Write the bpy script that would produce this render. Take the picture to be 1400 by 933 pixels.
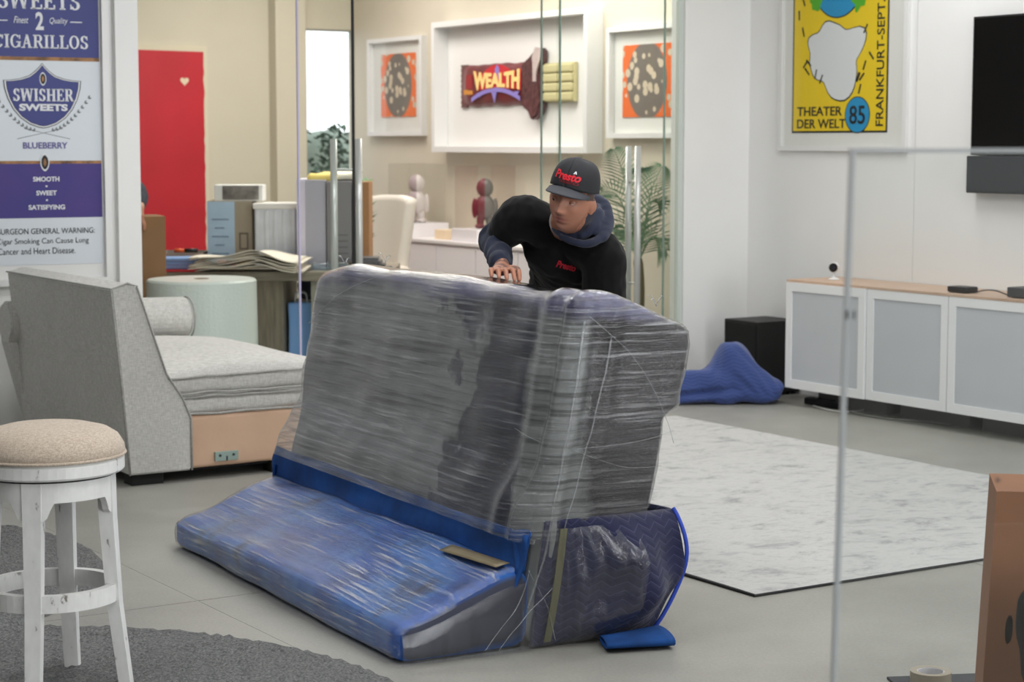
import bpy, bmesh, math, random
from math import sin, cos, tan, pi, radians, exp, sqrt, atan2
from mathutils import Vector, Matrix, Euler, noise
from mathutils.bvhtree import BVHTree

random.seed(7)
for o in list(bpy.data.objects): bpy.data.objects.remove(o)
S = bpy.context.scene
C = S.collection

# ------------------------------------------------------------------ camera
FPX, CAMZ, HOR = 2690.0, 1.6, 195.0
PITCH = math.atan((466.5 - HOR) / FPX)
cd = bpy.data.cameras.new('camera'); cam = bpy.data.objects.new('camera', cd); C.objects.link(cam)
cam.location = (0, 0, CAMZ); cam.rotation_euler = (pi/2 - PITCH, 0, 0)
cd.sensor_width = 36; cd.lens = 36 * FPX / 1400; cd.clip_start = 0.05; cd.clip_end = 200
cd.dof.use_dof = True; cd.dof.focus_distance = 6.5; cd.dof.aperture_fstop = 5.0
S.camera = cam

# ------------------------------------------------------------------ world, lights, exposure
W = bpy.data.worlds.new('overcast_sky'); S.world = W; W.use_nodes = True
W.node_tree.nodes['Background'].inputs[0].default_value = (0.93, 0.96, 1, 1)
W.node_tree.nodes['Background'].inputs[1].default_value = 2.2
vs = S.view_settings
vs.view_transform = 'Standard'; vs.look = 'None'; vs.gamma = 1; vs.use_curve_mapping = False
vs.exposure = 0.06
S.cycles.transparent_max_bounces = 24
S.cycles.use_denoising = True
try: S.cycles.denoiser = 'OPENIMAGEDENOISE'
except Exception: pass
CEIL = 3.5

def area(name, x, y, z, sx, sy, power, col=(1, 1, 1), rz=0.0, rx=0.0):
    l = bpy.data.lights.new(name, 'AREA'); l.shape = 'RECTANGLE'; l.size = sx; l.size_y = sy
    l.energy = power; l.color = col
    o = bpy.data.objects.new(name, l); C.objects.link(o); o.location = (x, y, z); o.rotation_euler = (rx, 0, rz)
    return o
RZ = radians(32.6)
KEY = (1.0, 1.0, 1.0)
# rows of ceiling panels of the main room
for (lx, ly) in ((1.6, 10.6), (-0.9, 9.3), (2.6, 8.2), (0.3, 7.0), (1.2, 4.6), (-1.9, 5.4), (3.6, 5.6), (-0.4, 2.6)):
    area('ceiling_panel_offscreen', lx, ly, CEIL - 0.06, 1.5, 0.7, 29, KEY, RZ)
# side light added on the viewer's right, inferred from glints; no window known there
wl_ = area('added_side_light_offscreen', 6.5, -0.25, 1.65, 4.1, 2.5, 330, (0.96, 0.98, 1.0)); wl_.rotation_euler = (radians(90), 0, radians(90))
# office behind the glass
for (lx, ly) in ((-0.6, 14.0), (-1.9, 13.4), (0.35, 13.5), (-1.6, 15.6)):
    area('office_ceiling_panel_offscreen', lx, ly, CEIL - 0.06, 1.0, 0.6, 33, (1.0, 0.95, 0.89), RZ)

# ------------------------------------------------------------------ pixel -> place
def ray(px, py):
    x = (px - 700) / FPX; y = (466.5 - py) / FPX
    return Vector((x, cos(PITCH) + y * sin(PITCH), y * cos(PITCH) - sin(PITCH)))
def P(px, py, Y):
    d = ray(px, py); t = Y / d.y
    return Vector((d.x * t, Y, CAMZ + d.z * t))
def FL(px, py, z=0.0):
    d = ray(px, py); t = (z - CAMZ) / d.z
    return Vector((d.x * t, d.y * t, z))
class Plane:
    """vertical plane; local x runs to the right as seen from the room, local -y faces the room"""
    def __init__(s, p0, ang):
        s.p0 = Vector((p0[0], p0[1], 0)); s.ang = ang; s.d = Vector((cos(ang), sin(ang), 0)); s.n = Vector((sin(ang), -cos(ang), 0))
    def hit(s, px, py, off=0.0):
        d = ray(px, py); o = Vector((0, 0, CAMZ)); p = s.p0 + s.n * off
        t = (p - o).dot(s.n) / d.dot(s.n); q = o + d * t
        return (q - s.p0).dot(s.d), q.z
    def pt(s, a, z, off=0.0):
        q = s.p0 + s.d * a + s.n * off; return Vector((q.x, q.y, z))

# ------------------------------------------------------------------ materials
MATS = {}
def nt_new(name):
    m = bpy.data.materials.new(name); m.use_nodes = True; nt = m.node_tree
    return m, nt, nt.nodes['Principled BSDF']
def lin(c):
    return tuple(((v / 12.92) if v <= 0.04045 else ((v + 0.055) / 1.055) ** 2.4) for v in c)
def rgb(*c): return lin([v / 255 for v in c]) + (1,)
def mat(name, col, rough=0.6, metal=0.0, var=0.0, vscale=8.0, bump=0.0, bscale=200.0, stretch=(1, 1, 1), col2=None, spec=0.5, coat=0.0, sheen=0.0, emit=None):
    if name in MATS: return MATS[name]
    m, nt, b = nt_new(name); N = nt.nodes; L = nt.links
    c = rgb(*col)
    b.inputs['Base Color'].default_value = c; b.inputs['Roughness'].default_value = rough; b.inputs['Metallic'].default_value = metal
    b.inputs['Specular IOR Level'].default_value = spec; b.inputs['Coat Weight'].default_value = coat
    b.inputs['Sheen Weight'].default_value = sheen
    tc = N.new('ShaderNodeTexCoord'); mp = N.new('ShaderNodeMapping'); L.new(tc.outputs['Object'], mp.inputs[0]); mp.inputs['Scale'].default_value = stretch
    if var or col2:
        n = N.new('ShaderNodeTexNoise'); n.inputs['Scale'].default_value = vscale; n.inputs['Detail'].default_value = 5; L.new(mp.outputs[0], n.inputs['Vector'])
        r = N.new('ShaderNodeValToRGB'); L.new(n.outputs['Fac'], r.inputs[0])
        if col2: a, d = c, rgb(*col2)
        else:
            a = tuple(max(0, v * (1 - var)) for v in c[:3]) + (1,); d = tuple(min(1, v * (1 + var)) for v in c[:3]) + (1,)
        r.color_ramp.elements[0].position = 0.35; r.color_ramp.elements[1].position = 0.65
        r.color_ramp.elements[0].color = a; r.color_ramp.elements[1].color = d
        L.new(r.outputs[0], b.inputs['Base Color'])
    if bump:
        n2 = N.new('ShaderNodeTexNoise'); n2.inputs['Scale'].default_value = bscale; n2.inputs['Detail'].default_value = 4; L.new(mp.outputs[0], n2.inputs['Vector'])
        bp = N.new('ShaderNodeBump'); bp.inputs['Strength'].default_value = bump; bp.inputs['Distance'].default_value = 0.01
        L.new(n2.outputs['Fac'], bp.inputs['Height']); L.new(bp.outputs[0], b.inputs['Normal'])
    if emit:
        b.inputs['Emission Color'].default_value = c; b.inputs['Emission Strength'].default_value = emit
    MATS[name] = m
    return m

def woven(name, col, col2, scale=260.0, streak=(1, 1, 1), rough=0.9, vertical=6.0):
    """upholstery: two-tone slub weave"""
    if name in MATS: return MATS[name]
    m, nt, b = nt_new(name); N = nt.nodes; L = nt.links
    tc = N.new('ShaderNodeTexCoord')
    def nz(sc, st, det=3):
        mp = N.new('ShaderNodeMapping'); mp.inputs['Scale'].default_value = st; L.new(tc.outputs['Object'], mp.inputs[0])
        n = N.new('ShaderNodeTexNoise'); n.inputs['Scale'].default_value = sc; n.inputs['Detail'].default_value = det; L.new(mp.outputs[0], n.inputs['Vector']); return n
    a = nz(scale, (1, 1, 1 / vertical)); h = nz(scale, (1 / vertical, 1 / vertical, 1)); big = nz(3, (1, 1, 1))
    ad = N.new('ShaderNodeMath'); ad.operation = 'ADD'; L.new(a.outputs['Fac'], ad.inputs[0]); L.new(h.outputs['Fac'], ad.inputs[1])
    ad2 = N.new('ShaderNodeMath'); ad2.operation = 'MULTIPLY_ADD'; L.new(big.outputs['Fac'], ad2.inputs[0]); ad2.inputs[1].default_value = 0.25; L.new(ad.outputs[0], ad2.inputs[2])
    hv = N.new('ShaderNodeMath'); hv.operation = 'MULTIPLY'; hv.inputs[1].default_value = 0.445; L.new(ad2.outputs[0], hv.inputs[0])
    r = N.new('ShaderNodeValToRGB'); r.color_ramp.elements[0].position = 0.40; r.color_ramp.elements[1].position = 0.60
    r.color_ramp.elements[0].color = rgb(*col2); r.color_ramp.elements[1].color = rgb(*col)
    L.new(hv.outputs[0], r.inputs[0]); L.new(r.outputs[0], b.inputs['Base Color']); b.inputs['Roughness'].default_value = rough
    bp = N.new('ShaderNodeBump'); bp.inputs['Strength'].default_value = 0.35; bp.inputs['Distance'].default_value = 0.004
    L.new(hv.outputs[0], bp.inputs['Height']); L.new(bp.outputs[0], b.inputs['Normal'])
    b.inputs['Sheen Weight'].default_value = 0.15
    MATS[name] = m
    return m

def schlick(N, L, nrm=None):
    lw = N.new('ShaderNodeLayerWeight'); lw.inputs['Blend'].default_value = 0.5
    if nrm is not None: L.new(nrm, lw.inputs['Normal'])
    p = N.new('ShaderNodeMath'); p.operation = 'POWER'; p.inputs[1].default_value = 5; L.new(lw.outputs['Facing'], p.inputs[0])
    a = N.new('ShaderNodeMath'); a.operation = 'MULTIPLY_ADD'; a.inputs[1].default_value = 0.96; a.inputs[2].default_value = 0.04; L.new(p.outputs[0], a.inputs[0])
    return a.outputs[0]
def glass(name, tint=(0.962, 0.978, 0.968), refl=0.25, rough=0.0):
    """thin architectural glass: transparent with fresnel mirror"""
    if name in MATS: return MATS[name]
    m = bpy.data.materials.new(name); m.use_nodes = True; nt = m.node_tree; N = nt.nodes; L = nt.links
    N.remove(N['Principled BSDF']); out = N['Material Output']
    t = N.new('ShaderNodeBsdfTransparent'); t.inputs[0].default_value = tint + (1,)
    g = N.new('ShaderNodeBsdfGlossy'); g.inputs['Roughness'].default_value = rough
    f = schlick(N, L)
    mu = N.new('ShaderNodeMath'); mu.operation = 'MULTIPLY'; mu.inputs[1].default_value = refl; L.new(f, mu.inputs[0])
    mx = N.new('ShaderNodeMixShader'); L.new(mu.outputs[0], mx.inputs[0]); L.new(t.outputs[0], mx.inputs[1]); L.new(g.outputs[0], mx.inputs[2])
    L.new(mx.outputs[0], out.inputs[0]); MATS[name] = m
    return m

def film(name, stretch, rot=(0, 0, 0), milk=0.25, gain=0.9, lo=0.45, hi=0.72, rough=0.16, bump=0.5, tint=(0.96, 0.97, 0.98), gloss=1.0, scale=9.0, dark=0.72):
    """stretch wrap: clear film with drawn streaks that turn milky and glint"""
    if name in MATS: return MATS[name]
    m = bpy.data.materials.new(name); m.use_nodes = True; nt = m.node_tree; N = nt.nodes; L = nt.links
    N.remove(N['Principled BSDF']); out = N['Material Output']
    tc = N.new('ShaderNodeTexCoord'); mp = N.new('ShaderNodeMapping'); L.new(tc.outputs['Object'], mp.inputs[0])
    mp.inputs['Scale'].default_value = stretch; mp.inputs['Rotation'].default_value = rot
    a = N.new('ShaderNodeTexNoise'); a.inputs['Scale'].default_value = scale; a.inputs['Detail'].default_value = 7; a.inputs['Roughness'].default_value = 0.68; L.new(mp.outputs[0], a.inputs['Vector'])
    big = N.new('ShaderNodeTexNoise'); big.inputs['Scale'].default_value = 2.6; big.inputs['Detail'].default_value = 3; L.new(tc.outputs['Object'], big.inputs['Vector'])
    mr = N.new('ShaderNodeMapRange'); L.new(a.outputs['Fac'], mr.inputs[0]); mr.inputs[1].default_value = lo; mr.inputs[2].default_value = hi
    mr2 = N.new('ShaderNodeMapRange'); L.new(big.outputs['Fac'], mr2.inputs[0]); mr2.inputs[1].default_value = 0.36; mr2.inputs[2].default_value = 0.66; mr2.inputs[3].default_value = 0.25; mr2.inputs[4].default_value = 1.0
    mu = N.new('ShaderNodeMath'); mu.operation = 'MULTIPLY'; L.new(mr.outputs[0], mu.inputs[0]); L.new(mr2.outputs[0], mu.inputs[1])
    ma = N.new('ShaderNodeMath'); ma.operation = 'MULTIPLY_ADD'; L.new(mu.outputs[0], ma.inputs[0]); ma.inputs[1].default_value = gain; ma.inputs[2].default_value = milk; ma.use_clamp = True
    bp = N.new('ShaderNodeBump'); bp.inputs['Strength'].default_value = bump; bp.inputs['Distance'].default_value = 0.006; L.new(a.outputs['Fac'], bp.inputs['Height'])
    b2 = N.new('ShaderNodeTexNoise'); b2.inputs['Scale'].default_value = scale * 0.8; b2.inputs['Detail'].default_value = 5; b2.inputs['Roughness'].default_value = 0.6
    mp2 = N.new('ShaderNodeMapping'); mp2.inputs['Scale'].default_value = stretch; mp2.inputs['Rotation'].default_value = rot; mp2.inputs['Location'].default_value = (3.1, 7.7, 5.3); L.new(tc.outputs['Object'], mp2.inputs[0]); L.new(mp2.outputs[0], b2.inputs['Vector'])
    rd_ = N.new('ShaderNodeMapRange'); L.new(b2.outputs['Fac'], rd_.inputs[0]); rd_.inputs[1].default_value = 0.48; rd_.inputs[2].default_value = 0.62
    mc = N.new('ShaderNodeMix'); mc.data_type = 'RGBA'; L.new(rd_.outputs[0], mc.inputs[0]); mc.inputs[6].default_value = tint + (1,); mc.inputs[7].default_value = tuple(v * dark for v in tint) + (1,)
    t = N.new('ShaderNodeBsdfTransparent'); L.new(mc.outputs[2], t.inputs[0])
    d = N.new('ShaderNodeBsdfDiffuse'); d.inputs[0].default_value = (0.74, 0.76, 0.79, 1)
    mx = N.new('ShaderNodeMixShader'); L.new(ma.outputs[0], mx.inputs[0]); L.new(t.outputs[0], mx.inputs[1]); L.new(d.outputs[0], mx.inputs[2])
    g = N.new('ShaderNodeBsdfGlossy'); g.inputs['Roughness'].default_value = rough; L.new(bp.outputs[0], g.inputs['Normal'])
    f = schlick(N, L, bp.outputs[0])
    fm = N.new('ShaderNodeMath'); fm.operation = 'MULTIPLY'; fm.inputs[1].default_value = gloss; fm.use_clamp = True; L.new(f, fm.inputs[0])
    m2 = N.new('ShaderNodeMixShader'); L.new(fm.outputs[0], m2.inputs[0]); L.new(mx.outputs[0], m2.inputs[1]); L.new(g.outputs[0], m2.inputs[2])
    L.new(m2.outputs[0], out.inputs[0]); MATS[name] = m
    return m

def ramp_noise(name, stops, scale=4.0, detail=6, stretch=(1, 1, 1), rough=0.6, bump=0.0, distort=0.0, kind='noise', spec=0.5, const=False, nrough=0.6):
    """colour patches from a noise / voronoi through a ramp"""
    if name in MATS: return MATS[name]
    m, nt, b = nt_new(name); N = nt.nodes; L = nt.links
    tc = N.new('ShaderNodeTexCoord'); mp = N.new('ShaderNodeMapping'); mp.inputs['Scale'].default_value = stretch; L.new(tc.outputs['Object'], mp.inputs[0])
    if kind == 'noise':
        n = N.new('ShaderNodeTexNoise'); n.inputs['Scale'].default_value = scale; n.inputs['Detail'].default_value = detail; n.inputs['Distortion'].default_value = distort; n.inputs['Roughness'].default_value = nrough
        o = n.outputs['Fac']
    else:
        n = N.new('ShaderNodeTexVoronoi'); n.inputs['Scale'].default_value = scale; o = n.outputs['Distance']
    L.new(mp.outputs[0], n.inputs['Vector'])
    r = N.new('ShaderNodeValToRGB'); L.new(o, r.inputs[0]); cr = r.color_ramp
    if const: cr.interpolation = 'CONSTANT'
    while len(cr.elements) < len(stops): cr.elements.new(0.5)
    for e, (p, c) in zip(cr.elements, stops): e.position = p; e.color = rgb(*c)
    L.new(r.outputs[0], b.inputs['Base Color']); b.inputs['Roughness'].default_value = rough; b.inputs['Specular IOR Level'].default_value = spec
    if bump:
        bp = N.new('ShaderNodeBump'); bp.inputs['Strength'].default_value = bump; bp.inputs['Distance'].default_value = 0.01
        L.new(o, bp.inputs['Height']); L.new(bp.outputs[0], b.inputs['Normal'])
    MATS[name] = m
    return m

def quilt(name, col, line, rough=0.85, freq=34.0, rot=(0, 0, 0)):
    """moving blanket: zig-zag stitched quilting, stitches sunk"""
    if name in MATS: return MATS[name]
    m, nt, b = nt_new(name); N = nt.nodes; L = nt.links
    uv = N.new('ShaderNodeUVMap'); uv.uv_map = 'UVMap'
    sp = N.new('ShaderNodeSeparateXYZ'); L.new(uv.outputs[0], sp.inputs[0])
    def M(op, a, b_=None, c_=None):
        n = N.new('ShaderNodeMath'); n.operation = op
        for i, v in enumerate((a, b_, c_)):
            if v is None: continue
            if hasattr(v, 'links'): L.new(v, n.inputs[i])
            else: n.inputs[i].default_value = v
        return n.outputs[0]
    zig = M('MULTIPLY', M('PINGPONG', sp.outputs[0], 0.05), 0.45)
    yy = M('ADD', sp.outputs[1], zig)
    fr = M('PINGPONG', yy, 0.015)
    st = M('SMOOTH_MIN', M('DIVIDE', fr, 0.003), 1.0, 0.1)
    mix = N.new('ShaderNodeMix'); mix.data_type = 'RGBA'; L.new(st, mix.inputs[0]); mix.inputs[6].default_value = rgb(*line); mix.inputs[7].default_value = rgb(*col)
    L.new(mix.outputs[2], b.inputs['Base Color']); b.inputs['Roughness'].default_value = rough; b.inputs['Sheen Weight'].default_value = 0.2
    bp = N.new('ShaderNodeBump'); bp.inputs['Strength'].default_value = 0.5; bp.inputs['Distance'].default_value = 0.004
    L.new(M('POWER', M('DIVIDE', fr, 0.015), 0.5), bp.inputs['Height']); L.new(bp.outputs[0], b.inputs['Normal'])
    MATS[name] = m
    return m

# ------------------------------------------------------------------ object helpers
def tag(o, label, cat, group=None, kind=None):
    if label: o['label'] = label
    if cat: o['category'] = cat
    if group: o['group'] = group
    if kind: o['kind'] = kind
    return o
def thing(name, label, cat, loc=(0, 0, 0), rz=0.0, group=None):
    o = bpy.data.objects.new(name, None); C.objects.link(o); o.location = loc; o.rotation_euler = (0, 0, rz)
    o.empty_display_size = 0.1
    return tag(o, label, cat, group)
def obj(name, me, m=None, parent=None, loc=None, rot=None, smooth=False):
    o = bpy.data.objects.new(name, me); C.objects.link(o)
    if m is not None:
        me.materials.clear()
        for k in (m if isinstance(m, (list, tuple)) else (m,)): me.materials.append(k)
    if parent: o.parent = parent
    if loc is not None: o.location = loc
    if rot is not None: o.rotation_euler = rot
    if smooth:
        for p in me.polygons: p.use_smooth = True
    return o
def mesh(verts, faces, name='m'):
    me = bpy.data.meshes.new(name); me.from_pydata([tuple(v) for v in verts], [], faces); me.update(); return me
def bm_mesh(bm):
    bmesh.ops.recalc_face_normals(bm, faces=bm.faces)
    me = bpy.data.meshes.new('m'); bm.to_mesh(me); bm.free(); return me
def bm_box(bm, x0, x1, y0, y1, z0, z1, mtx=None):
    r = bmesh.ops.create_cube(bm, size=1)
    for v in r['verts']:
        v.co = Vector(((x0 + x1) / 2 + v.co.x * (x1 - x0), (y0 + y1) / 2 + v.co.y * (y1 - y0), (z0 + z1) / 2 + v.co.z * (z1 - z0)))
        if mtx is not None: v.co = mtx @ v.co
    return r['verts']
def box_me(x0, x1, y0, y1, z0, z1, bev=0.0, seg=2):
    bm = bmesh.new(); bm_box(bm, x0, x1, y0, y1, z0, z1)
    if bev: bmesh.ops.bevel(bm, geom=bm.edges[:], offset=bev, segments=seg, affect='EDGES', profile=0.6)
    return bm_mesh(bm)
def box(name, dims, m, parent=None, bev=0.0, loc=None, rot=None, seg=2):
    return obj(name, box_me(*dims, bev=bev, seg=seg), m, parent, loc, rot)
def bm_tube(bm, pts, rad, n=10, close=False, caps=True, flat=1.0):
    pts = [Vector(p) for p in pts]; k = len(pts)
    if not hasattr(rad, '__len__'): rad = [rad] * k
    rings = []; up = None
    for i, p in enumerate(pts):
        if close: d = pts[(i + 1) % k] - pts[i - 1]
        else: d = pts[min(i + 1, k - 1)] - pts[max(i - 1, 0)]
        d.normalize()
        if up is None: up = Vector((0, 0, 1)) if abs(d.z) < 0.9 else Vector((1, 0, 0))
        s = d.cross(up); s.normalize(); up = s.cross(d); up.normalize()
        rings.append([bm.verts.new(p + (s * cos(2 * pi * j / n) + up * sin(2 * pi * j / n) * flat) * rad[i]) for j in range(n)])
    for i in range(k if close else k - 1):
        a, b = rings[i], rings[(i + 1) % k]
        for j in range(n): bm.faces.new((a[j], a[(j + 1) % n], b[(j + 1) % n], b[j]))
    if caps and not close: bm.faces.new(rings[0][::-1]); bm.faces.new(rings[-1])
    return rings
def tube(name, pts, rad, m, parent=None, n=10, close=False, flat=1.0, smooth=True):
    bm = bmesh.new(); bm_tube(bm, pts, rad, n, close, flat=flat); return obj(name, bm_mesh(bm), m, parent, smooth=smooth)
def spline(pts, n=8):
    pts = [Vector(p) for p in pts]; out = []
    for i in range(len(pts) - 1):
        p0 = pts[max(i - 1, 0)]; p1 = pts[i]; p2 = pts[i + 1]; p3 = pts[min(i + 2, len(pts) - 1)]
        for j in range(n):
            t = j / n
            out.append(0.5 * ((2 * p1) + (p2 - p0) * t + (2 * p0 - 5 * p1 + 4 * p2 - p3) * t * t + (3 * p1 - p0 - 3 * p2 + p3) * t ** 3))
    out.append(pts[-1]); return out
def lathe_me(prof, n=32, caps=True):
    bm = bmesh.new(); rings = []
    for r, z in prof: rings.append([bm.verts.new((r * cos(2 * pi * j / n), r * sin(2 * pi * j / n), z)) for j in range(n)])
    for a, b in zip(rings, rings[1:]):
        for j in range(n): bm.faces.new((a[j], a[(j + 1) % n], b[(j + 1) % n], b[j]))
    if caps: bm.faces.new(rings[0][::-1]); bm.faces.new(rings[-1])
    return bm_mesh(bm)
def prism_me(pts, d0, d1, axis='y', bev=0.0):
    """outline (a,b) extruded along axis: 'y' -> (a, d, b); 'z' -> (a, b, d); 'x' -> (d, a, b)"""
    bm = bmesh.new()
    f = {'y': lambda a, b, d: (a, d, b), 'z': lambda a, b, d: (a, b, d), 'x': lambda a, b, d: (d, a, b)}[axis]
    A = [bm.verts.new(f(a, b, d0)) for a, b in pts]; B = [bm.verts.new(f(a, b, d1)) for a, b in pts]; n = len(pts)
    bm.faces.new(A); bm.faces.new(B[::-1])
    for i in range(n): bm.faces.new((A[i], B[i], B[(i + 1) % n], A[(i + 1) % n]))
    bmesh.ops.recalc_face_normals(bm, faces=bm.faces)
    if bev: bmesh.ops.bevel(bm, geom=bm.edges[:], offset=bev, segments=2, affect='EDGES')
    return bm_mesh(bm)
def grid_me(nu, nv, fn, uv=None, thick=0.0):
    V = [Vector(fn(i / (nu - 1), j / (nv - 1))) for j in range(nv) for i in range(nu)]
    F = [(j * nu + i, j * nu + i + 1, (j + 1) * nu + i + 1, (j + 1) * nu + i) for j in range(nv - 1) for i in range(nu - 1)]
    me = mesh(V, F)
    if uv:
        l = me.uv_layers.new(name='UVMap')
        for p in me.polygons:
            for li in p.loop_indices:
                vi = me.loops[li].vertex_index; l.data[li].uv = uv((vi % nu) / (nu - 1), (vi // nu) / (nv - 1))
    if thick:
        bm = bmesh.new(); bm.from_mesh(me); bmesh.ops.solidify(bm, geom=bm.faces[:], thickness=thick)
        bmesh.ops.recalc_face_normals(bm, faces=bm.faces); bm.to_mesh(me); bm.free()
    return me
def rbox_me(sx, sy, sz, r, step=0.04, m_arc=4, fn=None):
    """rounded box from 0..s with fine grid; fn moves every vertex"""
    def co(L):
        a = [r * (1 - cos(pi / 2 * k / m_arc)) for k in range(m_arc)] if False else [r * k / m_arc for k in range(m_arc)]
        k = max(1, int((L - 2 * r) / step)); mid = [r + (L - 2 * r) * i / k for i in range(k + 1)]
        return a + mid + [L - v for v in a[::-1]]
    X, Y, Z = co(sx), co(sy), co(sz); bm = bmesh.new(); cache = {}
    def vert(x, y, z):
        key = (round(x, 5), round(y, 5), round(z, 5))
        if key in cache: return cache[key]
        q = Vector((min(max(x, r), sx - r), min(max(y, r), sy - r), min(max(z, r), sz - r))); d = Vector((x, y, z)) - q
        if d.length > 1e-9:
            # even out the arc
            d = Vector([math.tan(c / r * pi / 4) if r else 0 for c in d]); d.normalize(); p = q + d * r
        else: p = q
        v = bm.verts.new(p); cache[key] = v; return v
    def face(A, B, f):
        for i in range(len(A) - 1):
            for j in range(len(B) - 1):
                vs_ = [vert(*f(A[i], B[j])), vert(*f(A[i + 1], B[j])), vert(*f(A[i + 1], B[j + 1])), vert(*f(A[i], B[j + 1]))]
                try: bm.faces.new(vs_)
                except ValueError: pass
    face(X, Y, lambda a, b: (a, b, 0)); face(X, Y, lambda a, b: (a, b, sz))
    face(X, Z, lambda a, b: (a, 0, b)); face(X, Z, lambda a, b: (a, sy, b))
    face(Y, Z, lambda a, b: (0, a, b)); face(Y, Z, lambda a, b: (sx, a, b))
    bmesh.ops.recalc_face_normals(bm, faces=bm.faces)
    if fn:
        bm.normal_update()
        new = [fn(v.co.copy(), v.normal.copy()) for v in bm.verts]
        for v, c in zip(bm.verts, new): v.co = c
    return bm_mesh(bm)
def nz(p, s=1.0, off=0.0): return noise.noise(Vector(p) * s + Vector((off, off * 1.7, off * 0.3)))
def frame_me(w, h, rail, d0, d1, z0=0.0, bev=0.0):
    """picture frame in x-z, centred on x, from z0 up; y from d0 to d1"""
    bm = bmesh.new()
    bm_box(bm, -w/2, -w/2 + rail, d0, d1, z0, z0 + h); bm_box(bm, w/2 - rail, w/2, d0, d1, z0, z0 + h)
    bm_box(bm, -w/2 + rail, w/2 - rail, d0, d1, z0, z0 + rail); bm_box(bm, -w/2 + rail, w/2 - rail, d0, d1, z0 + h - rail, z0 + h)
    return bm_mesh(bm)
def text_me(s, size, bold=0.0, extrude=0.001, align='CENTER', shear=0.0, sx=1.0, space=1.0):
    c = bpy.data.curves.new('t', 'FONT'); c.body = s; c.size = size; c.align_x = align; c.align_y = 'CENTER'; c.extrude = extrude; c.offset = bold; c.shear = shear
    c.space_character = space; c.resolution_u = 4
    t = bpy.data.objects.new('t', c); me = bpy.data.meshes.new_from_object(t)
    bpy.data.objects.remove(t); bpy.data.curves.remove(c)
    if sx != 1.0:
        for v in me.vertices: v.co.x *= sx
    return me
def text(name, s, size, m, parent, loc, rot=(pi/2, 0, 0), **k):
    return obj(name, text_me(s, size, **k), m, parent, loc, rot)
def fit_text(name, s, w, h, m, parent, loc, rot=(pi/2, 0, 0), **k):
    """lettering scaled to a width and a cap height"""
    me = text_me(s, 1.0, **k); xs = [v.co.x for v in me.vertices]; ys = [v.co.y for v in me.vertices]
    fx = w / (max(xs) - min(xs)); fy = h / (max(ys) - min(ys)); cx = (max(xs) + min(xs)) / 2; cy = (max(ys) + min(ys)) / 2
    zs = max(abs(v.co.z) for v in me.vertices) or 1
    for v in me.vertices: v.co = Vector(((v.co.x - cx) * fx, (v.co.y - cy) * fy, v.co.z / zs * 0.0008))
    return obj(name, me, m, parent, loc, rot)
def struct(o): o['kind'] = 'structure'; return o

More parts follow.
